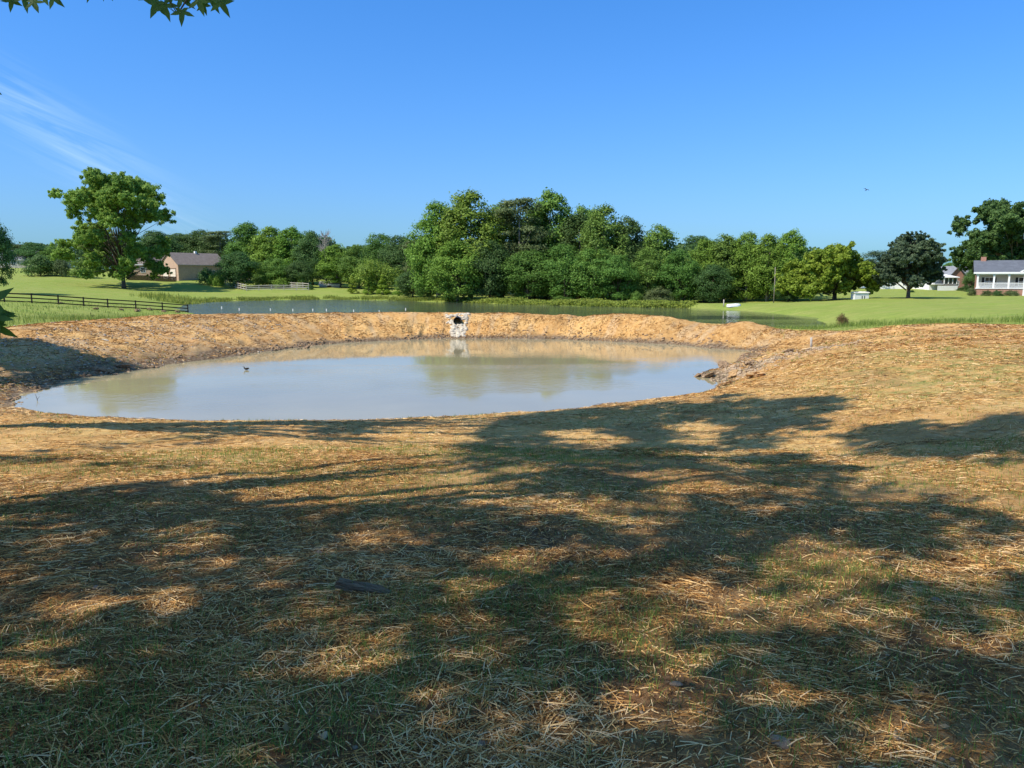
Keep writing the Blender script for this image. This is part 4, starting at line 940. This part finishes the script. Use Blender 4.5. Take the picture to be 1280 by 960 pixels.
# porched brick house at right ---------------------------------------------
Yh = 141; pl = at(1217, 369, Yh); zh = float(gz(pl[0], Yh)); zh = min(zh, pl[2]+.1); HX = pl[0]; Lh = 17.5
e = empty('porched_house', (HX, Yh, zh), R(-29)); tag(e, 'brick house with white railed porch and dark grey roof at the right edge', 'house'); PH = e
s = Yh/960*.86
def hz(py): return (369-py)*Yh/960*1.01
m = MB(); m.prism([(2.2, -.4), (10.2, -.4), (10.2, hz(344)), (6.2, hz(330)), (2.2, hz(344))], 'x', .5, Lh); m.build('wall', BEIGE, e)
MB().box(.35, Lh, .0, 2.15, -.4, hz(361)-.04).build('brick_foundation', BR_RED, e)
MB().box(.3, .48, 2.2, 10.2, -.4, hz(344)-.1).build('brick_end_wall', BR_RED, e)
MB().box(.2, Lh, -.12, 2.18, hz(361)-.03, hz(361)+.10).build('porch_floor', WHITE, e)
r = MB(); zr = hz(327); ze = hz(343)
r.prism([(-.35, ze+.12), (6.2, zr-.1), (6.2, zr+.1), (-.35, ze+.30)], 'x', -.25, Lh+.4); r.prism([(10.8, ze+.12), (6.2, zr-.1), (6.2, zr+.1), (10.8, ze+.30)], 'x', -.25, Lh+.4)
ro = r.build('roof', RF_GREY, e); MB().box(-.27, Lh+.4, -.42, -.355, ze-.02, ze+.28).build('fascia', WHITE, ro)
MB().box(.9, 1.75, 5.7, 6.7, zr-.8, zr+.75).build('chimney', BR_RED, ro)
# cross gable over the entrance, just entering the frame
gx0 = (1276-1217)*s; m = MB(); m.prism([(gx0+.2, ze+.4), (gx0+7.4, ze+.4), (gx0+3.8, zr+.1)], 'y', .2, 3.6); m.build('gable', WHITE, e)
m = MB()
for sg in (-1, 1): m.prism([(gx0+3.8, zr+.1), (gx0+3.8+sg*4.4, ze+.26), (gx0+3.8+sg*4.4, ze+.44), (gx0+3.8, zr+.32)], 'y', -.3, 5.2)
m.build('gable_roof', RF_GREY, e)
m = MB()
for sg in (-1, 1): m.prism([(gx0+3.8, zr+.0), (gx0+3.8+sg*4.45, ze+.14), (gx0+3.8+sg*4.45, ze+.42), (gx0+3.8, zr+.30)], 'y', -.42, -.32)
m.build('gable_trim', WHITE, e)
MB().box(.1, Lh, -.1, .12, ze-.22, ze+.14).build('porch_beam', WHITE, e)
for px in (1220.5, 1240.5, 1258.5, 1277, 1297, 1315):
    x = (px-1217)*s; lo = -.2 if px == 1277 else hz(361)+.1; c_ = MB().box(x-.14, x+.14, -.08, .2, lo, ze-.2); c_.box(x-.2, x+.2, -.14, .26, ze-.32, ze-.22); c_.build('porch_post', WHITE, e)
rl = MB(); rl.box(.4, Lh, -.02, .06, hz(361)+.95, hz(361)+1.05); rl.box(.4, Lh, -.02, .06, hz(361)+.2, hz(361)+.27)
x = .5
while x < Lh: rl.box(x, x+.06, 0, .04, hz(361)+.27, hz(361)+.95); x += .15
rl.build('railing', WHITE, e)
for xc, w_ in ((2.3, 1.2), (7.6, 1.4), (13, 1.4)): window(e, xc, 2.2, hz(357), w_, 1.35, shut=True)
# screened-porch brick house further back ------------------------------------
Yf = 188; s = Yf/960; a = at(1172, 366, Yf); zf = float(gz(a[0]+3, Yf))
e = empty('far_brick_house', (a[0], Yf, zf)); tag(e, 'far brick house with light grey roof, screened porch and white skirting', 'house')
def Z2(py): return (366-py)*s
m = MB(); m.prism([(4, -.5), (13, -.5), (13, Z2(347)), (8.5, Z2(339)), (4, Z2(347))], 'x', 0, 4.2); m.build('wall', WHITE, e)
m = MB(); m.prism([(3.2, -.5), (7.0, -.5), (7.0, Z2(350)), (5.1, Z2(338.5)), (3.2, Z2(350))], 'y', 1.0, 13); m.build('gable_wall', BR_RED, e)
MB().box(5.4, 12.5, 3, 11, -.5, Z2(349.5)).build('side_wall', BR_PINK, e)
r = MB(); r.prism([(2.6, Z2(348)), (8.5, Z2(337.5)), (8.5, Z2(336.6)), (2.6, Z2(347.2))], 'x', -.3, 4.6)
r.prism([(2.4, Z2(350.6)), (7.8, Z2(338.0)), (13.2, Z2(350.6)), (13.2, Z2(349.6)), (7.8, Z2(337.0)), (2.4, Z2(349.6))][0:2]+[(7.2, Z2(336.6)), (2.4, Z2(349.6))], 'x', 5.3, 13)
ro = r.build('roof', RF_LIGHT, e)
m = MB(); 
for sg in (-1, 1): m.prism([(5.1, Z2(337.6)), (5.1+sg*2.5, Z2(351.6)), (5.1+sg*2.5, Z2(350.6)), (5.1, Z2(336.4))], 'y', .6, 12)
m.build('gable_roof', RF_LIGHT, ro)
m = MB(); m.prism([(-3.0, Z2(351)), (2.8, Z2(347.6)), (2.8, Z2(346.8)), (-3.0, Z2(350.2))], 'x', -.4, 3.4); m.build('porch_roof', WHITE, e)
MB().box(-.1, 3.1, -2.6, 3.9, Z2(359), Z2(358.6)).build('porch_floor', WHITE, e)
for x in (0, 1.0, 2.0, 3.0): MB().box(x-.09, x+.09, -2.6, -2.45, Z2(359), Z2(350.6)).build('porch_post', WHITE, e)
MB().box(.05, 2.95, -2.5, -2.47, Z2(358.6), Z2(351)).build('screen', DARKW, e)
sk = MB()
for i in range(24): sk.box(-1.8+i*.2, -1.8+i*.2+.19, -3.1, -3.05, -.5, Z2(360.6)+.02*(i % 2))
sk.build('skirting', WHITE, e); window(e, 5.1, 1.0, 1.0, .8, 1.1)
# white house hidden behind the dark tree
x, y, _ = at(1112, 363, 205); e, _r = gable_house('white_house', 'low white house glimpsed behind the dark lone tree', (x, y, float(gz(x, y))), R(-4), 13, 8, 2.6, 4.2, WHITE, simple('pale_roof', (.5,.5,.5), .8, .1))
window(e, -3, -4, .8, 1.1, 1.2); window(e, 2.2, -4, .8, 1.1, 1.2)
# small white shed
x, y, z = at(1074.5, 373.5, 121); z = float(gz(x, y)); e = empty('white_shed', (x, y, z), R(6)); tag(e, 'small low white shed with two dark slots on the right lawn', 'shed')
MB().box(-1.15, 1.15, -.6, .6, -.1, .95).build('wall', WHITE, e); m = MB(); m.prism([(-.72, .93), (.72, .93), (.72, 1.0), (0, 1.16), (-.72, 1.0)], 'x', -1.25, 1.25); m.build('roof', WHITE, e)
for q in (.05, .45): MB().box(q-.07, q+.07, -.62, -.603, .05, .5).build('vent', DARKW, e)
# white patch of a trailer seen through the trees left of the yellow tree
x, y, _ = at(1005, 373, 160); z = float(gz(x, y)); e = empty('white_trailer', (x, y, z), R(10)); tag(e, 'white box trailer glimpsed between woodland and the yellow-green tree', 'trailer')
MB().box(-1.6, 1.6, -1, 1, .5, 2.6).build('box', WHITE, e)
for q in (-.5, .5):
    w_ = MB(); w_.tube([(q, -1.12, .4), (q, -.92, .4)], [.38, .38], 14); w_.build('wheel', BLACKP, e)

# ------------------------------------------------------------------ overturned boat on the far shore
bx, by, bz = at(917.5, 382, 119.5); bz = max(float(gz(bx, by)), ZU+.02)
prof = []; mb = MB(); ns_ = 11; nr_ = 9
for i in range(ns_):
    f = i/(ns_-1); xx = -1.45+2.9*f; wd = .62*(1-.55*max(0, (f-.55)/.45)**2)*(.85 if f < .03 else 1); hh = .46-.10*max(0, (f-.6)/.4)**1.5
    for j in range(nr_):
        t = math.pi*j/(nr_-1); c_ = math.cos(t); s_ = math.sin(t)
        mb.v.append((xx, wd*math.copysign(abs(c_)**.6, c_), hh*abs(s_)**.5))
for i in range(ns_-1):
    for j in range(nr_-1): q = i*nr_+j; mb.f.append((q, q+1, q+nr_+1, q+nr_))
mb.f.append(tuple(range(nr_))); mb.f.append(tuple((ns_-1)*nr_+j for j in range(nr_-1, -1, -1)))
e = empty('boat', (bx, by, bz+.02), R(12)); tag(e, 'white boat lying upside down on the far shore', 'boat'); e.rotation_euler = (0, R(-4), R(12)); e.scale = (.72, .8, .9)
mb.build('hull', simple('boat_white', (.8,.8,.8), .4, .05), e, True)
k = MB(); k.box(-1.4, 1.25, -.02, .02, .455, .50); k.build('keel', WHITE, e)
k = MB()
for q in (-1, 1): k.box(-1.4, .6, q*.60-.03, q*.60+.03, -.02, .05)
k.build('gunwale', simple('boat_rim', (.75,.75,.75), .5, .1), e)
# thin mooring post near it
px_, py_, _ = at(904.5, 384, 121); MBp = MB(); MBp.tube([(0,0,-.3),(0,0,1.1)], [.09,.08], 8); o = MBp.build('mooring_post', WOODG, None, True, (px_, py_, float(gz(px_, py_)))); tag(o, 'short pale wooden post behind the white boat', 'post')
px_, py_, _ = at(967, 379, 131); o = MB().tube([(0,0,-.3),(.05,0,3),(0,0,6.0)], [.10,.08,.05], 8).build('utility_post', BARKG, None, True, (px_, py_, float(gz(px_, py_)))); tag(o, 'bare pale pole in front of the right-hand woodland', 'pole')

# ------------------------------------------------------------------ fences
def rail_fence(name, label, pts, ph, rails, mat, rt=.07, pw=.06, group=None, span=3.6):
    """pts: world xy polyline; each post and each span of rails is a part"""
    e = empty(name, (pts[0][0], pts[0][1], float(gz(*pts[0])))); tag(e, label, 'fence', group); o = Vector(e.location)
    P_ = []
    for i in range(len(pts)-1):
        L = math.hypot(pts[i+1][0]-pts[i][0], pts[i+1][1]-pts[i][1]); k = max(1, round(L/span))
        for j in range(k): f = j/k; P_.append((pts[i][0]+(pts[i+1][0]-pts[i][0])*f, pts[i][1]+(pts[i+1][1]-pts[i][1])*f))
    P_.append(pts[-1]); W3 = [Vector((x, y, float(gz(x, y))))-o for x, y in P_]
    for p in W3: MB().box(p.x-pw, p.x+pw, p.y-pw, p.y+pw, p.z-.3, p.z+ph).build('post', mat, e)
    for h in rails:
        m = MB()
        for i in range(len(W3)-1):
            a, b = W3[i], W3[i+1]; d = (b-a).normalized(); n = Vector((-d.y, d.x, 0))*.025; off = Vector((d.y, -d.x, 0))*(pw+.027)
            q = [a+off+n+Vector((0,0,h-rt)), a+off-n+Vector((0,0,h-rt)), b+off-n+Vector((0,0,h-rt)), b+off+n+Vector((0,0,h-rt))]
            m.add(q+[v+Vector((0,0,2*rt)) for v in q], [(3,2,1,0),(4,5,6,7),(0,1,5,4),(1,2,6,5),(2,3,7,6),(3,0,4,7)])
        m.build('rail', mat, e)
    return e
A_ = at(-70, 372, 84); B_ = at(235, 388.5, 106)
rail_fence('rail_fence', 'black three-rail fence crossing the field behind the left bank', [A_[:2], at(40, 379, 92)[:2], at(135, 385, 99)[:2], B_[:2]], 1.15, (.15, .58, 1.02), WOODB, span=3.4)
rail_fence('split_rail_fence', 'pale split rail fence running from the garage shrubs down the lawn', [at(279, 352, 205)[:2], at(308, 362, 186)[:2]], 1.6, (.4, .9, 1.4), WOODG, span=2.6, rt=.08)
rail_fence('split_rail_fence', 'split rail fence running level along the lawn above the far pond', [at(308, 362, 185.5)[:2], at(386, 363, 187)[:2]], 1.35, (.3, .75, 1.2), WOODG, span=2.8, rt=.075)
rail_fence('split_rail_fence', 'rear split rail fence by the bright bushes', [at(345, 355, 202)[:2], at(386, 361, 190)[:2]], 1.6, (.4, .9, 1.4), WOODG, span=2.6, rt=.08)
rail_fence('split_rail_fence', 'far split rail fence right of the garage', [at(282, 350.5, 212)[:2], at(338, 352, 212)[:2]], 1.2, (.4, 1.0), WOODG, span=2.8, rt=.07)

# white topped marker posts along the back of the dam
def marker():
    e = empty('marker_post', (0,0,0)); MB().tube([(0,0,-.2),(0,0,.75)], [.012,.012], 6).build('rod', simple('post_grey', (.35,.35,.33), .6, .1), e)
    MB().box(-.03, .03, -.03, .03, .62, .80).build('cap', WHITE, e); return e
mp = None; locs = []
for i, (px, pt, lb_) in enumerate([(277,383,'leftmost and tallest white-topped marker post behind the dam'),(299,385,'faint white-topped marker post second from the left'),(338,385.5,'white-topped marker post third from the left behind the dam'),(366,386,'white-topped marker post fourth from the left behind the dam'),(391,386,'white-topped marker post in the middle of the row'),(408,386,'white-topped marker post just right of the middle of the row'),(442,387,'white-topped marker post third from the right end'),(474,388,'short white-topped marker post second from the right end'),(507,385,'rightmost marker post behind the dam, left of the pipe')]):
    Yp = 54.6; x, y, zt = at(px, pt, Yp + (0 if px > 330 else -1.8)); z = float(gz(x, y))
    o = marker() if mp is None else copy_tree(mp); mp = mp or o
    o.location = (x, y, zt-.80 if zt-.8 > z-.35 else z); o.location.z = max(zt-.80, z-.5); tag(o, lb_, 'marker post', 'white marker posts along the back of the dam'); locs.append(o)
# thin stake with tag in the left field
x, y, _ = at(114, 400, 62); z = float(gz(x, y)); e = empty('stake', (x, y, z)); tag(e, 'lone thin dark stake in the rough grass behind the left bank', 'stake')
MB().tube([(0,0,-.2),(0,0,1.15)], [.035,.03], 6).build('rod', WOODB, e); MB().box(.02, .3, -.01, .01, .78, .95).build('tag', WOODD, e)

# ------------------------------------------------------------------ rocks, pipe, wood, clods
import bmesh
def rock_mesh(name, seed, mat, sub=2, rough=.3, sq=(1, .85, .7)):
    rr = random.Random(seed); bm = bmesh.new(); bmesh.ops.create_icosphere(bm, subdivisions=sub, radius=.5)
    ph = [Vector((rr.uniform(-1, 1), rr.uniform(-1, 1), rr.uniform(-1, 1))).normalized() for _ in range(9)]
    for v in bm.verts:
        d = v.co.normalized(); r_ = .5
        for p in ph: r_ = min(r_, .36+.1*rr.random()*0+.5*(1-rough)*.3/max(.15, d.dot(p)) if d.dot(p) > .15 else r_)
        if sub >= 4:
            from mathutils import noise as mn
            r_ = .42*(1+.55*mn.fractal(d*1.7+Vector((seed, 0, 0)), .8, 2.2, 6)); v.co = Vector((d.x*sq[0], d.y*sq[1], d.z*sq[2]))*r_; continue
        v.co = Vector((d.x*sq[0], d.y*sq[1], d.z*sq[2]))*r_*(1+rr.uniform(-.05, .05))
    me = bpy.data.meshes.new(name); bm.to_mesh(me); bm.free(); me.materials.append(mat); return me
ROCKW = simple('riprap_stone', (.52,.45,.34), .9, .35, 4, bump=.5); ROCKG = simple('field_stone', (.27,.20,.135), .9, .3, 8, bump=.5); CLOD = simple('mud_clod', (.27,.18,.105), .95, .4, 6, bump=.8); CLOD2 = simple('clay_clod', (.42,.26,.12), .95, .35, 6, bump=.8)
rm = [rock_mesh('rock', 50+i, ROCKW) for i in range(5)]; rg = [rock_mesh('stone', 60+i, ROCKG) for i in range(4)]; rc_ = [rock_mesh('clod', 70+i, CLOD, 4) for i in range(4)]; rc2 = [rock_mesh('clod', 75+i, CLOD2, 4) for i in range(3)]
def rock(me, name, loc, s, label, cat, group=None, sink=.25, rr=random):
    o = bpy.data.objects.new(name, me); link(o); o.scale = s; o.rotation_euler = (rr.uniform(-.4, .4), rr.uniform(-.4, .4), rr.uniform(0, 6.28)); o.location = (loc[0], loc[1], loc[2]+s[2]*(.5-sink)*.7); tag(o, label, cat, group); return o
rr = random.Random(5)
for i in range(150):
    f = rr.random(); py = 392.5+f*28; hwid = 14 - 7.0*f**1.2; px = 571+rr.uniform(-1, 1)*hwid + (2 if f > .6 else 0)
    if ((px-572)/4.2)**2+((py-401)/4.2)**2 < 1: continue
    p = hit(px, py); s_ = rr.uniform(.18, .42); rock(rr.choice(rm), 'riprap_rock', p, (s_*1.1, s_, s_*.9), 'pale angular riprap rock packed around the drain pipe in the dam', 'rock', 'riprap rocks around the drain pipe', .55, rr)
p = hit(572, 403); pe = empty('drain_pipe', (p[0], p[1]-.15, p[2]+.12)); tag(pe, 'black corrugated drain pipe end set in pale rocks in the dam', 'pipe')
pm = MB(); n = 20
ringsr = [(.27, -.25), (.30, -.25), (.30, 1.4), (.27, 1.4)]
for (r0, y0) in [(.26 if i % 2 else .245, -.25+i*.08) for i in range(18)]:
    for j in range(n): t = 2*math.pi*j/n; pm.v.append((r0*math.cos(t), y0, r0*math.sin(t)))
for i in range(17):
    for j in range(n): q = i*n; pm.f.append((q+j, q+(j+1) % n, q+n+(j+1) % n, q+n+j))
po = pm.build('pipe_wall', simple('pipe_black', (.018,.018,.02), .5, .2, 5), pe, True); sm2 = po.modifiers.new('thickness', 'SOLIDIFY'); sm2.thickness = .025
MB().tube([(0, .9, 0), (0, .93, 0)], [.23, .23], 20).build('pipe_shade_plate', BLACKP, pe)  # added black disc standing in for the shade inside the pipe
# driftwood plank
p = hit(455, 742); WB = Mat('charred_wood', .9, .2); nb = WB.noise(4, 6, .7, WB.coord((1, 14, 14))); WB.col(WB.ramp(nb, [(.3, (.08,.05,.03)), (.6, (.26,.18,.11)), (.8, (.46,.34,.22))])); WB.bump(nb, .9, .02)
bm = bmesh.new(); bmesh.ops.create_cube(bm, size=1); bmesh.ops.subdivide_edges(bm, edges=bm.edges[:], cuts=7, use_grid_fill=True); r5 = random.Random(9)
for v in bm.verts:
    tp = 1-.35*max(0, v.co.x*2)**2; v.co = Vector((v.co.x*.36, v.co.y*.065*tp, v.co.z*.045*tp)) + Vector((r5.uniform(-.004, .004), r5.uniform(-.006, .006)+.03*math.sin(v.co.x*3), r5.uniform(-.006, .006)))
me = bpy.data.meshes.new('driftwood'); bm.to_mesh(me); bm.free(); me.materials.append(WB.m)
o = link(bpy.data.objects.new('driftwood', me)); o.location = (p[0], p[1], p[2]+.04); o.rotation_euler = (.05, .12, R(-24)); tag(o, 'dark weathered chunk of wood lying in the shaded straw', 'driftwood')
# single stones of the near ground
WST = simple('white_stone', (.60,.52,.40), .7, .15, 20); TST = simple('tan_stone', (.42,.30,.18), .8, .2, 20)
for i, (px, py, s_, mt, lb_) in enumerate([(395,722,.045,WST,'small white stone left of the driftwood'),(467,735,.03,WST,'tiny white stone touching the driftwood'),(407,828,.05,TST,'round tan pebble in the shade below the driftwood'),(459,818,.075,ROCKG,'oval grey stone right of the tan pebble'),(399,693,.085,ROCKG,'flat brown stone above the driftwood'),
   (975,932,.12,ROCKG,'fist-sized brown stone at the bottom right'),(1121,925,.07,TST,'brown pebble right of the fist-sized stone'),(405,922,.06,TST,'tan stone in the sunny patch at the bottom centre'),(1170,752,.10,ROCKG,'flat grey stone beside the sunny patch at right'),(435,870,.05,ROCKG,'small brown stone in the lower shade'),(428,880,.045,ROCKG,'grey pebble below the small brown stone'),(529,930,.03,WST,'tiny white pebble at the bottom centre'),(120,738,.09,ROCKG,'rounded grey stone in the left shade'),(845,858,.09,ROCKG,'dull stone in the shade right of centre'),(603,935,.10,ROCKG,'dark stone at the bottom edge right of centre')]):
    p = hit(px, py); me = rock_mesh('stone', 90+i, mt, 3, .6); rock(me, 'stone', p, (s_*.9, s_*.72, s_*.5), lb_, 'stone', None, .15)
r_l = np.random.default_rng(66); x, y = fan_points(520, 1.8, 12); cl_ = np.stack([x, y, gz(x, y)+.022], 1)
Vl, Fl = quads(cl_, r_l.normal(0, .35, (520, 3))+np.array([0, 0, .9]), r_l.uniform(.03, .075, 520), .55)
LFM = Mat('dead_leaf', .8, .1); LFM.col(LFM.ramp(LFM.attr('tint'), [(0, (.08,.04,.02)), (.5, (.22,.11,.045)), (1, (.40,.26,.13))]))
tag(mesh_np('fallen_leaves', Vl, Fl, LFM.m, None, dict(tint=np.repeat(r_l.uniform(0, 1, 520), 4))), 'small brown fallen leaves lying in the straw', 'leaves', kind='stuff')
# pebbles, too many to count
def scatter_rocks(name, pts, smin, smax, mat, label, cat, seed, asp=(1, .8, .55)):
    r_ = np.random.default_rng(seed); bm = bmesh.new(); bmesh.ops.create_icosphere(bm, subdivisions=1, radius=.5); Vb = np.array([v.co[:] for v in bm.verts]); Fb = np.array([[v.index for v in f.verts] for f in bm.faces]); bm.free()
    n = len(pts); s_ = r_.uniform(smin, smax, n)**1.0; a = r_.uniform(0, 6.28, n); V_ = Vb[None]*(1+r_.uniform(-.22, .22, (n, len(Vb), 1)))*np.array(asp)*s_[:, None, None]
    X = V_[..., 0]*np.cos(a)[:, None]-V_[..., 1]*np.sin(a)[:, None]; Y_ = V_[..., 0]*np.sin(a)[:, None]+V_[..., 1]*np.cos(a)[:, None]
    V_ = np.stack([X, Y_, V_[..., 2]], -1)+pts[:, None, :]; F_ = (Fb[None]+(np.arange(n)*len(Vb))[:, None, None]).reshape(-1, 3)
    return tag(mesh_np(name, V_.reshape(-1, 3), F_, mat, None), label, cat, kind='stuff')
x, y = fan_points(1500, 1.8, 16); k = gz(x, y) > ZW+.1; x, y = x[k], y[k]; scatter_rocks('pebbles', np.stack([x, y, gz(x, y)+.003], 1), .008, .035, ROCKG, 'small pebbles and soil crumbs among the straw', 'pebbles', 1)
# clods and rubble along the far waterline and in the gully
sd_ = dense([s_ for s_ in shore[:16]], .35, False); r_ = np.random.default_rng(44); sd_ = np.array(sd_)
x = np.repeat(sd_[:, 0], 9)+r_.normal(0, .45, len(sd_)*9); y = np.repeat(sd_[:, 1], 9)+r_.normal(.15, .5, len(sd_)*9); keep = (gz(x, y) > ZW-.1) & (gz(x, y) < ZW+.7) & (vnoise(x*.7, y*.7, 3) > .42); x, y = x[keep], y[keep]
scatter_rocks('mud_clods', np.stack([x, y, gz(x, y)+.01], 1), .06, .26, CLOD, 'dark mud clods strewn along the far waterline', 'mud', 2)
x = r_.uniform(-27, -12, 2600); y = r_.uniform(26, 50, 2600); zz = gz(x, y); k = (zz > ZW) & (zz < -.9) & in_poly(x, y, straw_poly) & (vnoise(x*.9, y*.9, 8) > .45) & (y > 27); x, y, zz = x[k], y[k], zz[k]
scatter_rocks('bank_rubble', np.stack([x, y, zz+.01], 1), .04, .18, simple('bank_stone', (.36,.30,.23), .9, .45, 2), 'loose stones and soil lumps on the left bank', 'rubble', 3)
t = r_.uniform(0, 1, 1500); ga_ = np.array(gully); i = np.minimum((t*3).astype(int), 2); f = t*3-i; q = ga_[i]*(1-f)[:, None]+ga_[i+1]*f[:, None]; q = q+r_.normal(0, .7, q.shape); scatter_rocks('gully_gravel', np.stack([q[:, 0], q[:, 1], gz(q[:, 0], q[:, 1])+.005], 1), .04, .16, simple('gully_stone', (.38,.28,.18), .9, .4, 2), 'grey gravel washed down the eroded gully on the right', 'gravel', 4)
# larger clods one can point at
for (px, py, s_, me, lb_) in [(382,440,.75,rc_[0],'muddy clod island in the water near the left bank'),(374,442,.45,rc_[1],'smaller mud lump at the left end of the clod island'),(872,472,.8,rc_[1],'dark clod at the tip of the right mud spit'),(886,470,.6,rc_[2],'dark clod second on the right mud spit'),(905,458,.8,rc_[3],'brown mud lump above the right mud spit'),(938,455,.7,rc_[0],'large mud lump halfway up the right bank'),(985,440,.6,rc_[2],'dark lump under the top of the right gully'),(918,468,.7,rc2[0],'orange clay lump on the right spit'),(946,470,.8,rc2[1],'wide orange clay lump behind the right spit'),(905,482,.6,rc2[2],'low clay lump at the right waterline'),
   (130,464,.8,rc_[0],'dark mud lump at the left waterline'),(154,459,.7,rc_[2],'round mud lump right of the dark one at left'),(146,472,.5,rc_[1],'small mud lump in the left shallows'),(136,405,.30,rm[0],'pale rock half way up the left bank'),(158,429,.28,rm[1],'pale rock low on the left bank'),(132,426,.4,rm[2],'largest pale rock on the left bank'),(134,452,.3,rg[0],'grey rock near the left waterline')]:
    p = hit(px, py); p = (p[0], p[1], max(p[2], ZW-.05)) ; rock(me, 'mud_clod' if me in rc_ else ('clay_clod' if me in rc2 else 'bank_rock'), p, (s_, s_*.8, s_*.42), lb_, 'clod' if me not in rm+rg else 'rock', None, .3)
for i, (px, py) in enumerate([(120,387),(152,388),(172,389.5),(187,388),(205,390),(222,391),(75,380)]):
    p = hit(px, py); rock(rc_[i % 4], 'brush_heap', p, (rr.uniform(.7, 1.1), .7, rr.uniform(.5, .8)), 'dark soil and brush heap on the grass before the black fence', 'heap', 'dark heaps below the black fence', .3, rr)
# twigs poking from shallow water
for (px, py, h, lb_) in [(46,506,.35,'bent twig sticking out of the left shallows'),(76,516,.22,'short twig at the near left waterline')]:
    p = hit(px, py); m = MB(); m.tube([(0,0,-.1),(.03,0,h*.5),(-.03,.02,h)], [.012,.009,.004], 5); m.tube([(.03,0,h*.5),(.12,0,h*.8)], [.007,.003], 5); o = m.build('twig', WOODD, None, True, (p[0], p[1], p[2])); tag(o, lb_, 'twig')
# stick on the right bank
p = hit(1014, 434); m = MB(); m.tube([(0,0,-.1),(0,.05,.45)], [.06,.05], 7); tag(m.build('stump', WOODG, None, True, p), 'short broken stump standing in the right gully', 'stump')

# ------------------------------------------------------------------ duck and bird
def skin_body(name, verts, edges, radii, mat, parent, sub=2):
    me = bpy.data.meshes.new(name); me.from_pydata(verts, edges, []); me.update(); o = link(bpy.data.objects.new(name, me), parent)
    md = o.modifiers.new('skin', 'SKIN'); me.skin_vertices[0].data[0].use_root = True
    for i, r_ in enumerate(radii): me.skin_vertices[0].data[i].radius = (r_, r_)
    md.use_smooth_shade = True; s_ = o.modifiers.new('sub', 'SUBSURF'); s_.levels = sub; s_.render_levels = sub
    me.materials.append(mat); return o
DUCK = simple('duck_feathers', (.05,.04,.032), .8, .4, 12); BEAK = simple('beak', (.25,.16,.04), .5, .1)
p = onz(308, 462.5, ZW); e = empty('duck', (p[0], p[1], ZW+.03), R(195), .7); tag(e, 'small dark duck swimming near the left bank', 'duck')
skin_body('body', [(-.17,0,.07),(-.10,0,.035),(0,0,.02),(.09,0,.035),(.12,0,.10),(.13,0,.15),(.15,0,.18)], [(0,1),(1,2),(2,3),(3,4),(4,5),(5,6)], [.015,.05,.07,.055,.03,.024,.03], DUCK, e)
MB().tube([(.17,0,.178),(.215,0,.165)], [.014,.008], 6).build('beak', BEAK, e, True)
for q in (-1, 1): w_ = MB(); w_.add([(-.15,q*.03,.085),(.05,q*.068,.04),(.03,q*.055,.09),(-.08,q*.045,.095)], [(0,1,2,3)]); wo = w_.build('wing', simple('wing_brown', (.08,.06,.04), .8, .3, 20), e); mm = wo.modifiers.new('t', 'SOLIDIFY'); mm.thickness = .008
p = at(1083, 237.5, 42); e = empty('bird', p, R(40)); tag(e, 'small dark bird flying over the right lawn', 'bird'); e.rotation_euler = (R(25), R(-20), R(40)); BD = simple('bird_dark', (.03,.03,.035), .8, .2)
skin_body('body', [(-.10,0,0),(-.04,0,0),(.02,0,.0),(.07,0,.012),(.095,0,.016)], [(0,1),(1,2),(2,3),(3,4)], [.006,.018,.024,.018,.016], BD, e)
for q in (-1, 1):
    w_ = MB(); w_.add([(.04,q*.01,.01),(-.02,q*.01,.01),(-.02,q*.08,.05),(.045,q*.08,.055),(-.05,q*.17,.04)], [(0,1,2,3),(3,2,4)]); wo = w_.build('wing', BD, e); mm = wo.modifiers.new('t', 'SOLIDIFY'); mm.thickness = .004
w_ = MB(); w_.add([(-.08,.012,0),(-.08,-.012,0),(-.16,-.035,0),(-.125,0,0),(-.16,.035,0)], [(0,1,3,4),(1,2,3)]); wo = w_.build('tail', BD, e); mm = wo.modifiers.new('t', 'SOLIDIFY'); mm.thickness = .004
